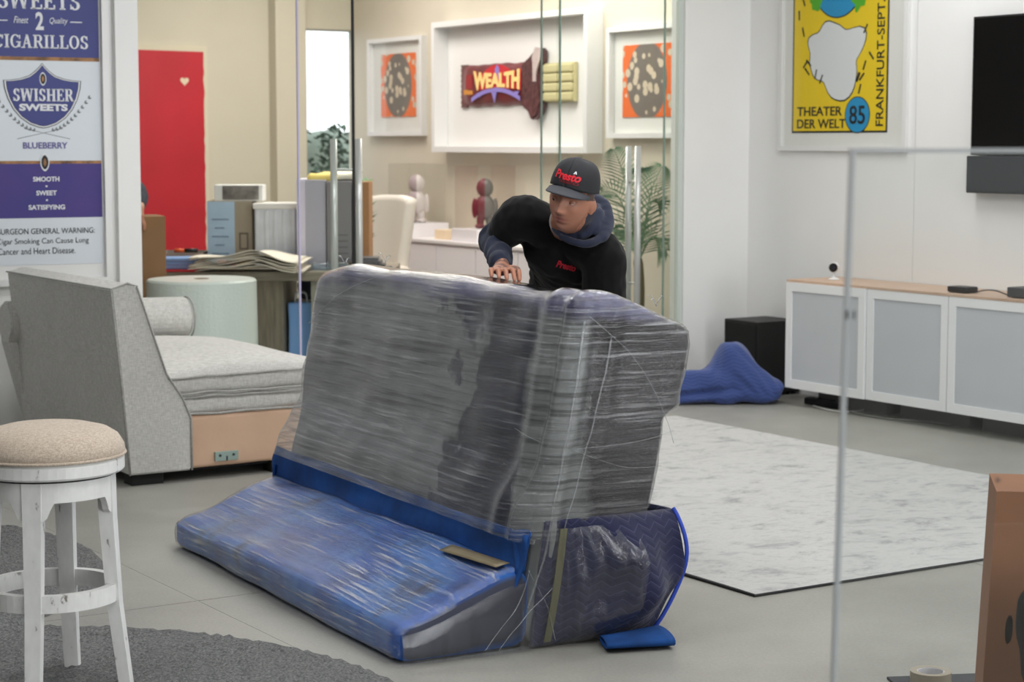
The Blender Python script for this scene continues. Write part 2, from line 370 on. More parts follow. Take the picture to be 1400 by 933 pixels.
# slab-serif capitals drawn from strokes, for the display lettering
def serif_me(s, w, h, stem=0.17, thin=0.09, d=0.0008):
    bm = bmesh.new(); x = 0.0; T = 0.09
    def bar(x0, z0, x1, z1): bm_box(bm, min(x0, x1), max(x0, x1), -d, d, min(z0, z1), max(z0, z1))
    def diag(xa, za, xb, zb, t):
        A = [bm.verts.new((xx, yy, zz)) for yy in (-d, d) for xx, zz in ((xa - t/2, za), (xa + t/2, za), (xb + t/2, zb), (xb - t/2, zb))]
        for f in ((0, 1, 2, 3), (4, 5, 6, 7), (0, 1, 5, 4), (1, 2, 6, 5), (2, 3, 7, 6), (3, 0, 4, 7)): bm.faces.new([A[i] for i in f])
    def arc(cx, cz, rx, rz, a0, a1, t0, t1, n=14):
        R = []
        for i in range(n + 1):
            a = a0 + (a1 - a0) * i / n; k = abs(cos(a)); t = t1 + (t0 - t1) * k
            R.append([bm.verts.new((cx + (rx - q * t) * cos(a), yy, cz + (rz - q * t * 0.8) * sin(a))) for yy in (-d, d) for q in (0, 1)])
        for a, b in zip(R, R[1:]):
            for i, j in ((0, 1), (1, 3), (3, 2), (2, 0)): bm.faces.new((a[i], a[j], b[j], b[i]))
    def serif(cx, z, wd): bar(cx - wd/2, z, cx + wd/2, z + T if z < 0.5 else z - T)
    st, th = stem, thin
    for ch in s:
        if ch == ' ': x += 0.35; continue
        wd = {'I': 0.34, 'W': 1.05, 'S': 0.58, 'E': 0.64, 'T': 0.66, 'C': 0.66, 'G': 0.72, 'A': 0.74, 'R': 0.72, 'L': 0.62, 'O': 0.72, 'H': 0.78}[ch]
        a, b = x, x + wd; c = (a + b) / 2
        if ch in 'IHLERT':
            px_ = {'I': [c], 'H': [a + 0.16, b - 0.16], 'L': [a + 0.17], 'E': [a + 0.17], 'R': [a + 0.17], 'T': [c]}[ch]
            for q in px_: bar(q - st/2, 0, q + st/2, 1); serif(q, 0, 0.32); 
            for q in px_:
                if ch != 'T': serif(q, 1, 0.32)
        if ch == 'H': bar(a + 0.16, 0.46, b - 0.16, 0.46 + th)
        if ch == 'L': bar(a + 0.17, 0, b, T); bar(b - th, 0, b, 0.3)
        if ch == 'E': bar(a + 0.17, 0, b, T); bar(b - th, 0, b, 0.27); bar(a + 0.17, 1 - T, b - 0.03, 1); bar(b - 0.03 - th, 0.75, b - 0.03, 1); bar(a + 0.17, 0.46, b - 0.2, 0.46 + th); bar(b - 0.24, 0.38, b - 0.18, 0.63)
        if ch == 'T': bar(a, 1 - T, b, 1); bar(a, 0.72, a + th, 1); bar(b - th, 0.72, b, 1)
        if ch == 'R': bar(a + 0.17, 1 - T, c + 0.05, 1); bar(a + 0.17, 0.46, c + 0.05, 0.46 + T); arc(c + 0.04, 0.73, 0.24, 0.27, -pi/2, pi/2, st, T); diag(b - 0.08, 0, c + 0.06, 0.48, st); serif(b - 0.08, 0, 0.22)
        if ch == 'A': diag(a + 0.13, 0, c, 1, th); diag(b - 0.15, 0, c, 1, st); bar(a + 0.22, 0.3, b - 0.22, 0.3 + th); serif(a + 0.12, 0, 0.28); serif(b - 0.14, 0, 0.3)
        if ch == 'W':
            q = wd / 4
            diag(a + q, 0, a + 0.12, 1, st); diag(a + q, 0, c, 1, th); diag(b - q, 0, c, 1, st); diag(b - q, 0, b - 0.12, 1, th)
            serif(a + 0.12, 1, 0.3); serif(c, 1, 0.26); serif(b - 0.12, 1, 0.26)
        if ch in 'OCG':
            arc(c, 0.5, wd/2, 0.5, *((0, 2 * pi) if ch == 'O' else (0.75, 2 * pi - 0.6)), st, T, n=26)
            if ch in 'CG': bar(b - 0.1, 0.66, b - 0.02, 0.96)
            if ch == 'G': bar(b - 0.16, 0.06, b - 0.02, 0.44); bar(b - 0.3, 0.4, b + 0.04, 0.48)
        if ch == 'S':
            arc(c, 0.74, 0.25, 0.26, 0.35, 1.5 * pi, st, T); arc(c, 0.26, 0.27, 0.26, -pi + 0.35, pi / 2, st, T)
            bar(b - 0.12, 0.68, b - 0.05, 0.96); bar(a + 0.03, 0.04, a + 0.1, 0.32)
        x = b + 0.07
    tw = x - 0.07
    for v in bm.verts: v.co = Vector(((v.co.x - tw / 2) * w / tw, v.co.y, (v.co.z - 0.5) * h))
    return bm_mesh(bm)

# ------------------------------------------------------------------ shared materials
WHITE = mat('wall_white_paint', (238, 238, 237), 0.55, var=0.015, vscale=2, bump=0.05, bscale=300)
BEIGE = mat('office_beige_paint', (212, 204, 186), 0.6, var=0.02, vscale=2)
FRAMEW = mat('frame_white_lacquer', (228, 228, 227), 0.35)
BLACK = mat('black_plastic', (18, 18, 20), 0.4)
BLACKM = mat('black_matte', (22, 22, 22), 0.8)
STEEL = mat('brushed_steel', (190, 192, 192), 0.3, metal=0.85, var=0.05, vscale=40)
CARD = mat('brown_cardboard', (166, 124, 84), 0.85, var=0.06, vscale=12)
PAPERW = mat('white_paper', (232, 231, 228), 0.7)
NAVY_INK = mat('navy_ink', (52, 60, 128), 0.5, var=0.04, vscale=3)
WHITE_INK = mat('white_ink', (226, 228, 232), 0.5)
BLACK_INK = mat('black_ink', (24, 24, 30), 0.6)
GLASSW = glass('partition_glass')
GLASSP = glass('picture_glass', (0.985, 0.99, 0.985), 0.45)

# ================================================================== SETTING
RWALL = Plane((2.03, 12.23), radians(-57.4))      # the long white wall with the screen and the pictures
GL = Plane((1.537, 13.0), radians(28.0))          # glass partition and poster wall
BK = Plane((-1.39, 17.6), radians(32.6))          # back wall of the office

def concrete():
    m, nt, b = nt_new('polished_concrete'); N = nt.nodes; L = nt.links
    tc = N.new('ShaderNodeTexCoord')
    n = N.new('ShaderNodeTexNoise'); n.inputs['Scale'].default_value = 1.1; n.inputs['Detail'].default_value = 10; n.inputs['Roughness'].default_value = 0.66; L.new(tc.outputs['Object'], n.inputs['Vector'])
    f = N.new('ShaderNodeTexNoise'); f.inputs['Scale'].default_value = 95; f.inputs['Detail'].default_value = 4; L.new(tc.outputs['Object'], f.inputs['Vector'])
    ad = N.new('ShaderNodeMath'); ad.operation = 'MULTIPLY_ADD'; L.new(f.outputs['Fac'], ad.inputs[0]); ad.inputs[1].default_value = 0.45; L.new(n.outputs['Fac'], ad.inputs[2])
    r = N.new('ShaderNodeValToRGB'); r.color_ramp.elements[0].position = 0.5; r.color_ramp.elements[1].position = 0.95
    r.color_ramp.elements[0].color = rgb(134, 133, 127); r.color_ramp.elements[1].color = rgb(162, 161, 154)
    L.new(ad.outputs[0], r.inputs[0]); L.new(r.outputs[0], b.inputs['Base Color'])
    rr = N.new('ShaderNodeMapRange'); L.new(n.outputs['Fac'], rr.inputs[0]); rr.inputs[3].default_value = 0.34; rr.inputs[4].default_value = 0.55; L.new(rr.outputs[0], b.inputs['Roughness'])
    bp = N.new('ShaderNodeBump'); bp.inputs['Strength'].default_value = 0.12; bp.inputs['Distance'].default_value = 0.003; L.new(f.outputs['Fac'], bp.inputs['Height']); L.new(bp.outputs[0], b.inputs['Normal'])
    b.inputs['Specular IOR Level'].default_value = 0.4
    return m
# floor in cast bays divided by shallow saw cuts
floor = struct(box('floor', (-7, 6.5, -2.5, 20, -0.12, -0.0012), mat('joint_grey', (176, 175, 168), 0.9)))
CONC = concrete()
u_ = Vector((-0.539, 0.842, 0)); v_ = Vector((0.842, 0.539, 0))
o_ = FL(270, 822)
def bay(a0, a1, b0, b1):
    q = [o_ + v_ * a + u_ * b for a, b in ((a0, b0), (a1, b0), (a1, b1), (a0, b1))]
    me = mesh([(p.x, p.y, 0) for p in q] + [(p.x, p.y, -0.01) for p in q], [(0, 1, 2, 3), (7, 6, 5, 4)] + [(i, i + 4, (i + 1) % 4 + 4, (i + 1) % 4) for i in range(4)])
    obj('concrete_bay', me, CONC, floor)
ga = [-6.5, -3.2, 0.0, 2.75, 6.0, 9.5]; gb = [-7.0, -3.4, 0.0, 3.4, 6.8, 11.0]
for i in range(5):
    for j in range(5): bay(ga[i] + 0.0025, ga[i + 1] - 0.0025, gb[j] + 0.0025, gb[j + 1] - 0.0025)

def wall(name, plane, a0, a1, z0, z1, m, thick=0.1, off=0.0):
    bm = bmesh.new(); v = bm_box(bm, a0, a1, 0, thick, z0, z1)
    return struct(obj(name, bm_mesh(bm), m, None, plane.p0 - plane.n * 0 + plane.n * off, (0, 0, plane.ang)))
def rz_of(plane): return plane.ang

# long right wall: white panels with fine vertical joints in the main room
s_corner = RWALL.hit(1015, 300)[0]
wr = wall('wall_right', RWALL, s_corner - 0.1, 9.0, 0, CEIL, mat('panel_joint', (196, 196, 195), 0.8), 0.12)
seams = [s_corner] + [RWALL.hit(px, 250)[0] for px in (1062, 1251, 1325)]
step = seams[3] - seams[2]
edges = [s_corner, RWALL.hit(1251, 250)[0]]
while edges[-1] < 8.5: edges.append(edges[-1] + 1.22)
for a, b in zip(edges, edges[1:]):
    box('wall_panel', (a + 0.002, b - 0.002, -0.006, 0.0, 0, CEIL), WHITE, wr)
wo = wall('wall_office_art', RWALL, -6.45, s_corner - 0.1, 0, CEIL, BEIGE, 0.12)
# stub wall closing the end of the glass
a_st = GL.hit(930, 300)[0]
wall('wall_stub', GL, a_st, 0.0, 0, CEIL, WHITE, 0.16, 0.04)
# poster wall left of the glass
a_col = GL.hit(187, 200)[0]
wall('wall_left', GL, -9.0, a_col, 0, CEIL, WHITE, 0.22, 0.0)
a_c0 = GL.hit(160, 200, 0.05)[0]
struct(box('trim_1', (a_c0, a_col + 0.004, -0.05, 0.0, 0, CEIL), WHITE, None, 0.004, GL.p0, (0, 0, GL.ang)))
# office back wall with a window opening
wa0, wz0 = BK.hit(418, 240); wa1 = -0.004; _, wz1 = BK.hit(450, 40); wz0 = 0.9
bm = bmesh.new()
bm_box(bm, -8.5, wa0, 0, 0.12, 0, CEIL); bm_box(bm, wa1, 0.3, 0.06, 0.12, 0, CEIL); bm_box(bm, wa0, wa1, 0, 0.12, 0, wz0); bm_box(bm, wa0, wa1, 0, 0.12, wz1, CEIL)
wb = struct(obj('wall_back', bm_mesh(bm), BEIGE, None, BK.p0, (0, 0, BK.ang)))
a_p0 = BK.hit(369, 200)[0]; a_p1 = BK.hit(410, 200)[0]
struct(box('trim_2', (a_p0, a_p1, -0.14, 0, 0, CEIL), BEIGE, None, 0.004, BK.p0, (0, 0, BK.ang)))
win = struct(thing('window_1', None, None, BK.pt((wa0 + wa1) / 2, wz0), BK.ang))
obj('window_frame', frame_me(wa1 - wa0, wz1 - wz0, 0.018, 0.0, 0.05), mat('window_frame_grey', (150, 146, 138), 0.5), win)
box('pane', (-(wa1 - wa0) / 2 + 0.03, (wa1 - wa0) / 2 - 0.03, 0.05, 0.058, 0.03, wz1 - wz0 - 0.03), glass('window_glass', (0.97, 0.985, 0.98), 0.6), win)
# remaining shell: out of frame but bounding the light
struct(box('wall_outer_left', (-7.1, -7.0, -2.5, 20, 0, CEIL), mat('shell_grey', (150, 149, 146), 0.8)))
struct(box('wall_rear', (-7, 6.5, -2.6, -2.5, 0, CEIL), MATS['shell_grey']))
bm = bmesh.new()                                        # wall on the right beyond the frame, opening made for the added side light
bm_box(bm, 6.5, 6.6, -2.5, -2.3, 0, CEIL); bm_box(bm, 6.5, 6.6, 1.8, 5.6, 0, CEIL); bm_box(bm, 6.5, 6.6, -2.3, 1.8, 0, 0.4); bm_box(bm, 6.5, 6.6, -2.3, 1.8, 2.9, CEIL)
struct(obj('wall_outer_right', bm_mesh(bm), MATS['shell_grey']))
# ceiling stops at the office back wall
e1 = BK.pt(-8.5, 0); e2 = BK.pt(0.3, 0); e3 = RWALL.pt(9.0, 0)
cpts = [(-7, -2.5), (6.5, -2.5), (e3.x + 0.2, e3.y), (e2.x + 0.2, e2.y), (e1.x, e1.y)]
struct(obj('ceiling', prism_me(cpts, CEIL, CEIL + 0.1, 'z'), mat('ceiling_white', (226, 226, 224), 0.8)))

# glass partition: separate panes
gpart = struct(thing('wall_glass', None, None, GL.p0, GL.ang))
cuts = [187, 409, 484]
def gpane(name, px0, px1, parent, y0=-0.006, y1=0.006, gap=0.004, m=GLASSW):
    a, b = GL.hit(px0, 300)[0] + gap, GL.hit(px1, 300)[0] - gap
    return box(name, (a, b, y0, y1, 0.01, CEIL - 0.02), m, parent)
for q in zip(cuts, cuts[1:]): gpane('pane', *q, gpart)
gpane('pane', 740, 766, gpart)
gpane('pane', 907, 930, gpart)
EDGE = mat('glass_edge_green', (128, 152, 142), 0.2)
for px, w in ((409, 0.005), (740, 0.0035), (765, 0.0045), (907, 0.004)):
    a = GL.hit(px, 300)[0]
    box('glass_edge', (a - w, a + w, -0.007, 0.007, 0.01, CEIL - 0.02), mat('glass_edge_bright', (196, 190, 222), 0.2) if px == 409 else EDGE, gpart)
a = GL.hit(928, 300)[0]
box('edge_channel', (a - 0.02, a + 0.012, -0.02, 0.02, 0, CEIL), mat('edge_channel_white', (206, 214, 208), 0.3), gpart)
a0, a1 = GL.hit(187, 300)[0], GL.hit(930, 300)[0]
box('floor_channel', (a0, GL.hit(484, 300)[0], -0.02, 0.02, 0, 0.03), STEEL, gpart)

def pull(parent, x, y, z0, z1):
    h = tube('handle', [(x, y, z0), (x, y, z1)], 0.021, mat('satin_steel', (206, 208, 206), 0.25, metal=0.35), parent, 16)
    h['label'] = 'long satin steel pull bar'
    return h
# right door leaf, closed across its opening a little behind the fixed panes
d2 = struct(thing('door_2', None, None, GL.p0 - GL.n * 0.05, GL.ang))
gpane('pane', 765, 926, d2)
xa = GL.hit(868, 300)[0]
h = pull(d2, xa, -0.08, 0.45, GL.hit(868, 200)[1])
h2 = pull(d2, xa + 0.03, 0.08, 0.45, GL.hit(868, 200)[1])
for z in (0.7, 1.35): tube('standoff', [(xa, -0.08, z), (xa + 0.03, 0.08, z)], 0.008, MATS['satin_steel'], d2)
# left door leaf, swung open into the office and seen on its edge
hinge = GL.pt(GL.hit(484, 300)[0], 0); view = Vector((hinge.x, hinge.y, 0)).normalized()
d1 = struct(thing('door_1', None, None, hinge, atan2(view.y, view.x)))
box('pane', (0.0, 0.95, -0.006, 0.006, 0.01, CEIL - 0.6), GLASSW, d1)
box('edge_seal', (-0.012, 0.004, -0.009, 0.009, 0.01, CEIL - 0.6), mat('black_rubber', (10, 12, 12), 0.6), d1)
zt = P(455, 190, 11.85).z
pull(d1, 0.10, 0.118, 0.5, zt); pull(d1, 0.10, -0.03, 0.5, zt)
for z in (0.75, P(455, 232, 11.85).z): tube('standoff', [(0.10, -0.03, z), (0.10, 0.118, z)], 0.009, MATS['satin_steel'], d1)

# ================================================================== WRAPPED SOFA (tipped on its back)
A0 = FL(545, 913)
WS_ANG = radians(28.7)
ws = thing('wrapped_sofa', 'sofa tipped on its back, bundled in blue blankets and clear stretch wrap', 'sofa', A0, WS_ANG)
LEN, TH, HT, LEAN, V0 = 2.08, 0.46, 1.12, radians(11.0), 0.43
def lean(p):
    return Vector((V0 + p.x * cos(LEAN) + p.z * sin(LEAN), p.y, -p.x * sin(LEAN) + p.z * cos(LEAN) + 0.02))
def sm(a, b, x):
    t = min(1, max(0, (x - a) / (b - a))); return t * t * (3 - 2 * t)
def block_fn(extra, rough):
    def fn(p, n):
        q = p.copy()
        # rear rail steps in below the top third
        q.x -= 0.055 * sm(0.3, 0.46, p.x) * (1 - sm(0.80, 0.86, p.z))
        # soft sag and lumps of the padding
        q += n * (extra + 0.014 * nz(p, 2.6, 3.1) + 0.007 * nz(p, 7.0, 9.2) + rough * nz((p.x * 4, p.y * 2, p.z * 18), 1.0, 5.0))
        if extra and n.x < 0.3 and p.x < 0.2: q.x -= 0.066 * sm(0.62, 0.37, p.z) * sm(0.0, 0.05, p.y)
        # far top corner is rounded off, near top front corner pushed in a little
        q.z += 0.016 * sm(0.25, 1.0, p.z / HT) * sin(pi * min(1, p.x / TH)) - 0.05 * sm(1.75, 2.08, p.y) * sm(0.85, 1.12, p.z) - 0.055 * sm(0.5, 0.0, p.y) * sm(0.05, 0.46, p.x) * sm(0.5, 1.1, p.z)
        # gathered pleats down the near corner of the front face
        if n.x < 0.5:
            k = exp(-((p.y - 0.10) / 0.11) ** 2) * (0.3 + 0.7 * sm(0.0, 0.5, p.z))
            q += n * 0.013 * k * sin(p.y * 46 + 2.5 * nz((0, 0, p.z * 3)) )
        if n.y < -0.5:
            k = exp(-((p.x - 0.10) / 0.12) ** 2)
            q += n * 0.014 * k * sin(p.x * 55 + 2.6 * nz((0, 0, p.z * 2.5), 1, 4))
        return lean(q)
    return fn
def sofa_padding():
    """grey upholstery with blankets tucked round it: navy towards the near end, purple print over the top"""
    m, nt, b = nt_new('sofa_under_wrap'); N = nt.nodes; L = nt.links
    tc = N.new('ShaderNodeTexCoord'); sp = N.new('ShaderNodeSeparateXYZ'); L.new(tc.outputs['Object'], sp.inputs[0])
    def M(op, a, b_=None, c_=None, clamp=False):
        n = N.new('ShaderNodeMath'); n.operation = op; n.use_clamp = clamp
        for i, v in enumerate((a, b_, c_)):
            if v is None: continue
            if hasattr(v, 'links'): L.new(v, n.inputs[i])
            else: n.inputs[i].default_value = v
        return n.outputs[0]
    def NZ(sc, det=4, st=(1, 1, 1), off=(0, 0, 0)):
        mp = N.new('ShaderNodeMapping'); mp.inputs['Scale'].default_value = st; mp.inputs['Location'].default_value = off; L.new(tc.outputs['Object'], mp.inputs[0])
        n = N.new('ShaderNodeTexNoise'); n.inputs['Scale'].default_value = sc; n.inputs['Detail'].default_value = det; L.new(mp.outputs[0], n.inputs['Vector']); return n.outputs['Fac']
    def MIX(f, a, b_):
        n = N.new('ShaderNodeMix'); n.data_type = 'RGBA'; L.new(f, n.inputs[0])
        for i, v in ((6, a), (7, b_)):
            if hasattr(v, 'links'): L.new(v, n.inputs[i])
            else: n.inputs[i].default_value = rgb(*v)
        return n.outputs[2]
    x, y, z = sp.outputs[0], sp.outputs[1], sp.outputs[2]
    n1 = M('MULTIPLY_ADD', NZ(9.0, 6), 0.35, M('MULTIPLY', NZ(2.4, 5), 0.65))
    # navy blanket hangs over the near half of the front face with a ragged outline
    edge = M('ADD', M('MULTIPLY', n1, 1.9), M('MULTIPLY', y, -1.0))
    f_navy = M('MULTIPLY', M('ADD', edge, -0.06), 14.0, clamp=True)
    near_strip = M('MULTIPLY', M('ADD', M('ADD', y, M('MULTIPLY', n1, -0.22)), -0.12), 30.0, clamp=True)   # grey sofa corner shows at the near edge
    f_navy = M('MULTIPLY', f_navy, near_strip)
    grey = MIX(NZ(1.7, 5, (1, 1, 1), (3, 1, 7)), (98, 101, 101), (160, 163, 162))
    navy = MIX(NZ(5, 4), (14, 16, 34), (42, 44, 72))
    c = MIX(f_navy, grey, navy)
    # the end face is wrapped in dark cloth further back
    f_end = M('MULTIPLY', M('ADD', M('ADD', x, M('MULTIPLY', n1, -0.3)), -0.50), 18.0, clamp=True)
    dark = MIX(NZ(4, 4, (3, 3, 1)), (22, 20, 26), (54, 50, 57))
    c = MIX(f_end, c, dark)
    # purple printed blanket folded over the top
    hz = M('ADD', z, M('MULTIPLY', n1, 0.26))
    f_top = M('MULTIPLY', M('ADD', hz, -1.165), 26.0, clamp=True)
    pur = MIX(NZ(16, 6, (1, 1, 1), (9, 4, 2)), (44, 44, 82), (128, 126, 160))
    c = MIX(f_top, c, pur)
    L.new(c, b.inputs['Base Color']); b.inputs['Roughness'].default_value = 0.85
    return m
seat = obj('seat_section', rbox_me(TH, LEN, HT, 0.05, 0.035, 4, block_fn(0.0, 0.0)), sofa_padding(), ws, smooth=True)
seat['label'] = 'grey and navy padded seat section standing upright'

FILM_B = film('stretch_wrap_streaked', (2.6, 2.6, 100.0), (0.05, 0.0, 0), milk=0.015, gain=0.40, lo=0.52, hi=0.63, rough=0.12, bump=0.8, gloss=1.9, scale=1.0, dark=0.55)
FILM_C = film('stretch_wrap_clear', (40.0, 40.0, 3.0), (0, 0.5, 0), milk=0.02, gain=0.14, lo=0.56, hi=0.72, rough=0.10, bump=0.35, gloss=1.8, scale=1.0, dark=0.85)
FILM_S = film('stretch_wrap_slab', (80.0, 2.4, 60.0), (0, 0, 0.08), milk=0.03, gain=0.66, lo=0.53, hi=0.63, rough=0.12, bump=0.8, gloss=1.7, scale=1.0, dark=0.75)
FILM_E = film('stretch_wrap_rope', (200, 200, 20), (0, 0, 0), milk=0.10, gain=0.35, rough=0.12, bump=0.3, gloss=2.0, scale=1.0, dark=0.9)
me = rbox_me(TH, LEN, HT, 0.052, 0.020, 4, block_fn(0.007, 0.006))
bm = bmesh.new(); bm.from_mesh(me)
zcut = lambda c: 0.346 + 0.006 * nz((c.x * 3, c.y * 3, 0))
kill = [f for f in bm.faces if f.calc_center_median().z < zcut(f.calc_center_median())]
bmesh.ops.delete(bm, geom=kill, context='FACES'); bm.to_mesh(me); bm.free()
fw = obj('stretch_film', me, FILM_B, ws, smooth=True); fw['label'] = 'clear stretch wrap drawn in horizontal streaks'

# backrest lying on the floor, thinner towards its top edge
BK_D = 0.475
def slab_fn(extra, rough):
    def fn(p, n):
        k = 0.125 + 0.135 * sm(0.0, 0.44, p.x)
        q = Vector((p.x, p.y, p.z / 0.2 * k))
        q += n * (extra + 0.008 * nz(p, 3.0, 1.0) + rough * nz((p.x * 16, p.y * 2.5, p.z * 12), 1.0, 2.0))
        q.z = max(q.z, 0.003 + extra * 0.2)
        if n.z > 0.3: q.z += 0.012 * sin(p.y * 2.2) * (1 - p.x) + 0.006 * nz((p.x * 3, p.y * 3, 0), 1, 8)
        return q
    return fn
def slab_mat():
    m = ramp_noise('backrest_blue_blanket', [(0.30, (6, 64, 140)), (0.46, (14, 90, 182)), (0.58, (54, 122, 198)), (0.70, (26, 46, 98))], 2.2, 5, (1, 1.6, 1), 0.85)
    nt = m.node_tree; N = nt.nodes; L = nt.links; b = N['Principled BSDF']
    src = b.inputs['Base Color'].links[0].from_socket
    tc = N.new('ShaderNodeTexCoord'); sp = N.new('ShaderNodeSeparateXYZ'); L.new(tc.outputs['Object'], sp.inputs[0])
    nn = N.new('ShaderNodeTexNoise'); nn.inputs['Scale'].default_value = 3.0; L.new(tc.outputs['Object'], nn.inputs['Vector'])
    # the near end and the underside hem show the dark upholstery
    a = N.new('ShaderNodeMath'); a.operation = 'MULTIPLY_ADD'; L.new(nn.outputs['Fac'], a.inputs[0]); a.inputs[1].default_value = 0.05; L.new(sp.outputs[1], a.inputs[2])
    r = N.new('ShaderNodeMapRange'); L.new(a.outputs[0], r.inputs[0]); r.inputs[1].default_value = 0.03; r.inputs[2].default_value = 0.045; r.inputs[3].default_value = 1; r.inputs[4].default_value = 0
    mx = N.new('ShaderNodeMix'); mx.data_type = 'RGBA'; L.new(r.outputs[0], mx.inputs[0]); L.new(src, mx.inputs[6]); mx.inputs[7].default_value = rgb(58, 62, 78)
    L.new(mx.outputs[2], b.inputs['Base Color'])
    return m
slab = obj('backrest', rbox_me(BK_D, LEN, 0.2, 0.055, 0.035, 4, slab_fn(0.0, 0.0)), slab_mat(), ws, smooth=True)
slab['label'] = 'blue blanketed backrest lying flat on the floor'
me = rbox_me(0.47, LEN, 0.2, 0.055, 0.018, 4, slab_fn(0.006, 0.007))
bm = bmesh.new(); bm.from_mesh(me)
bmesh.ops.delete(bm, geom=[f for f in bm.faces if f.normal.z < -0.5 or f.normal.x > 0.5 or f.normal.y < -0.7], context='FACES'); bm.to_mesh(me); bm.free()
o = obj('backrest_film', me, FILM_S, ws, smooth=True); o['label'] = 'milky stretch wrap pulled along the backrest'

# blue cloth showing in the crease between backrest and seat
BLUE = ramp_noise('bright_blue_cloth', [(0.3, (6, 52, 108)), (0.7, (14, 80, 156))], 5, 4, (1, 1, 1), 0.9)
def crease(a, b):
    y = 0.0 + a * (LEN + 0.02); z = 0.15 + 0.215 * b
    x = V0 + 0.194 * z - 0.044 - 0.012 * abs(nz((y * 5.0, b * 2.5, 2))) * (1 - b) ** 0.5 - 0.010 * sin(b * 7 + y * 4) * (1 - b) * b * 4
    return (x, y, z + 0.003 * sin(y * 9))
o = obj('crease_cloth', grid_me(110, 10, crease, thick=0.01), BLUE, ws, smooth=True); o['label'] = 'bright blue cloth in the crease'
def flapfn(a, b):
    w = 0.02 + 0.075 * b
    return (0.465 - 0.03 * (1 - b) + 0.012 * sin(a * 5), 0.0 + w * a, 0.245 + 0.125 * b + 0.006 * sin(a * 4))
obj('cloth_corner', grid_me(12, 8, flapfn, thick=0.006), BLUE, ws, smooth=True)
def tuft(a, b):
    return (0.42 + 0.05 * a, LEN - 0.02 + 0.05 * a - 0.02 * b, 0.24 + 0.05 * b + 0.03 * sin(a * 6 + b * 2) * 0.5)
obj('cloth_corner', grid_me(10, 8, tuft, thick=0.008), BLUE, ws, smooth=True)

# navy moving blanket bulging out under the seat section at the near end
QUILT = quilt('navy_moving_blanket', (28, 32, 70), (58, 60, 96))
def bulge(a, b):
    q = sin(pi * b)
    if a < 0.75:
        t = a / 0.75; x = 0.455 + 0.055 * b + (0.475 + 0.05 * q) * t - 0.03 * (1 - b) * t
        y = -0.012 - 0.125 * q ** 0.7 * sm(0.12, 0.62, t) * (1 - 0.55 * sm(0.72, 1.0, t)) + (0.020 * sin(t * 13 + b * 5) + 0.016 * sin(b * 11 - t * 7)) * q * sm(0.15, 0.5, t)
    else:
        t = (a - 0.75) / 0.25; x = 0.455 + 0.055 * b + 0.475 + 0.05 * q - 0.03 * (1 - b) - 0.10 * t * t; y = -0.012 - 0.056 * q ** 0.7 + 0.03 * q * sin(13 + b * 5) * 0.6 + 0.26 * t
    return (x, y, 0.008 + 0.40 * b)
o = obj('moving_blanket', grid_me(60, 24, bulge, uv=lambda a, b: (a * 1.0, b * 0.42), thick=0.012), QUILT, ws, smooth=True)
o['label'] = 'navy zig-zag quilted moving blanket'
pts = [bulge(0.75, k / 20) for k in range(21)]
tube('blanket_binding', [(p[0] + 0.004, p[1] - 0.004, p[2]) for p in pts], 0.007, mat('blue_binding', (46, 76, 190), 0.7), ws, 8)['label'] = 'royal blue binding'
# folded end of blue cloth on the floor
def fold(a, b):
    t = b * 2 * pi
    return (0.66 + 0.22 * a + 0.02 * cos(t), -0.12 + 0.09 * cos(t) * (0.6 + 0.4 * a) - 0.02 * a, 0.024 + 0.020 * sin(t) * (0.5 + 0.5 * a))
o = obj('cloth_tail', grid_me(10, 20, fold, thick=0.004), BLUE, ws, smooth=True); o['label'] = 'folded end of blue cloth on the floor'
# clear sheet hanging from the seat section to the floor over the near end
def apron(a, b):
    t = 0.62 * a; p = bulge(t * 0.75, b); c = lean(Vector((0, 0, 0.38)))
    x = p[0] - 0.05 * (1 - a) * (0.4 + 0.6 * (1 - b))
    y = p[1] - 0.016 - 0.010 * abs(sin(a * 20 + b * 4)) * (0.4 + 0.6 * b) + 0.004 * nz((a * 9, b * 7, 0))
    return (x, y, 0.008 + 0.375 * b)
o = obj('hanging_film', grid_me(50, 24, apron), FILM_C, ws, smooth=True); o['label'] = 'clear wrap hanging loose over the near end'
# end of the backrest: film pulled into fans
def endfan(a, b):
    x = 0.0 + 0.46 * a; zt = 0.100 + 0.118 * sm(0, 0.44, x)
    return (x, -0.022 - 0.002 * sin(a * 9 + b * 3) - 0.010 * sin(b * pi), 0.006 + (zt - 0.004) * b)
obj('backrest_film', grid_me(40, 10, endfan), FILM_C, ws, smooth=True)

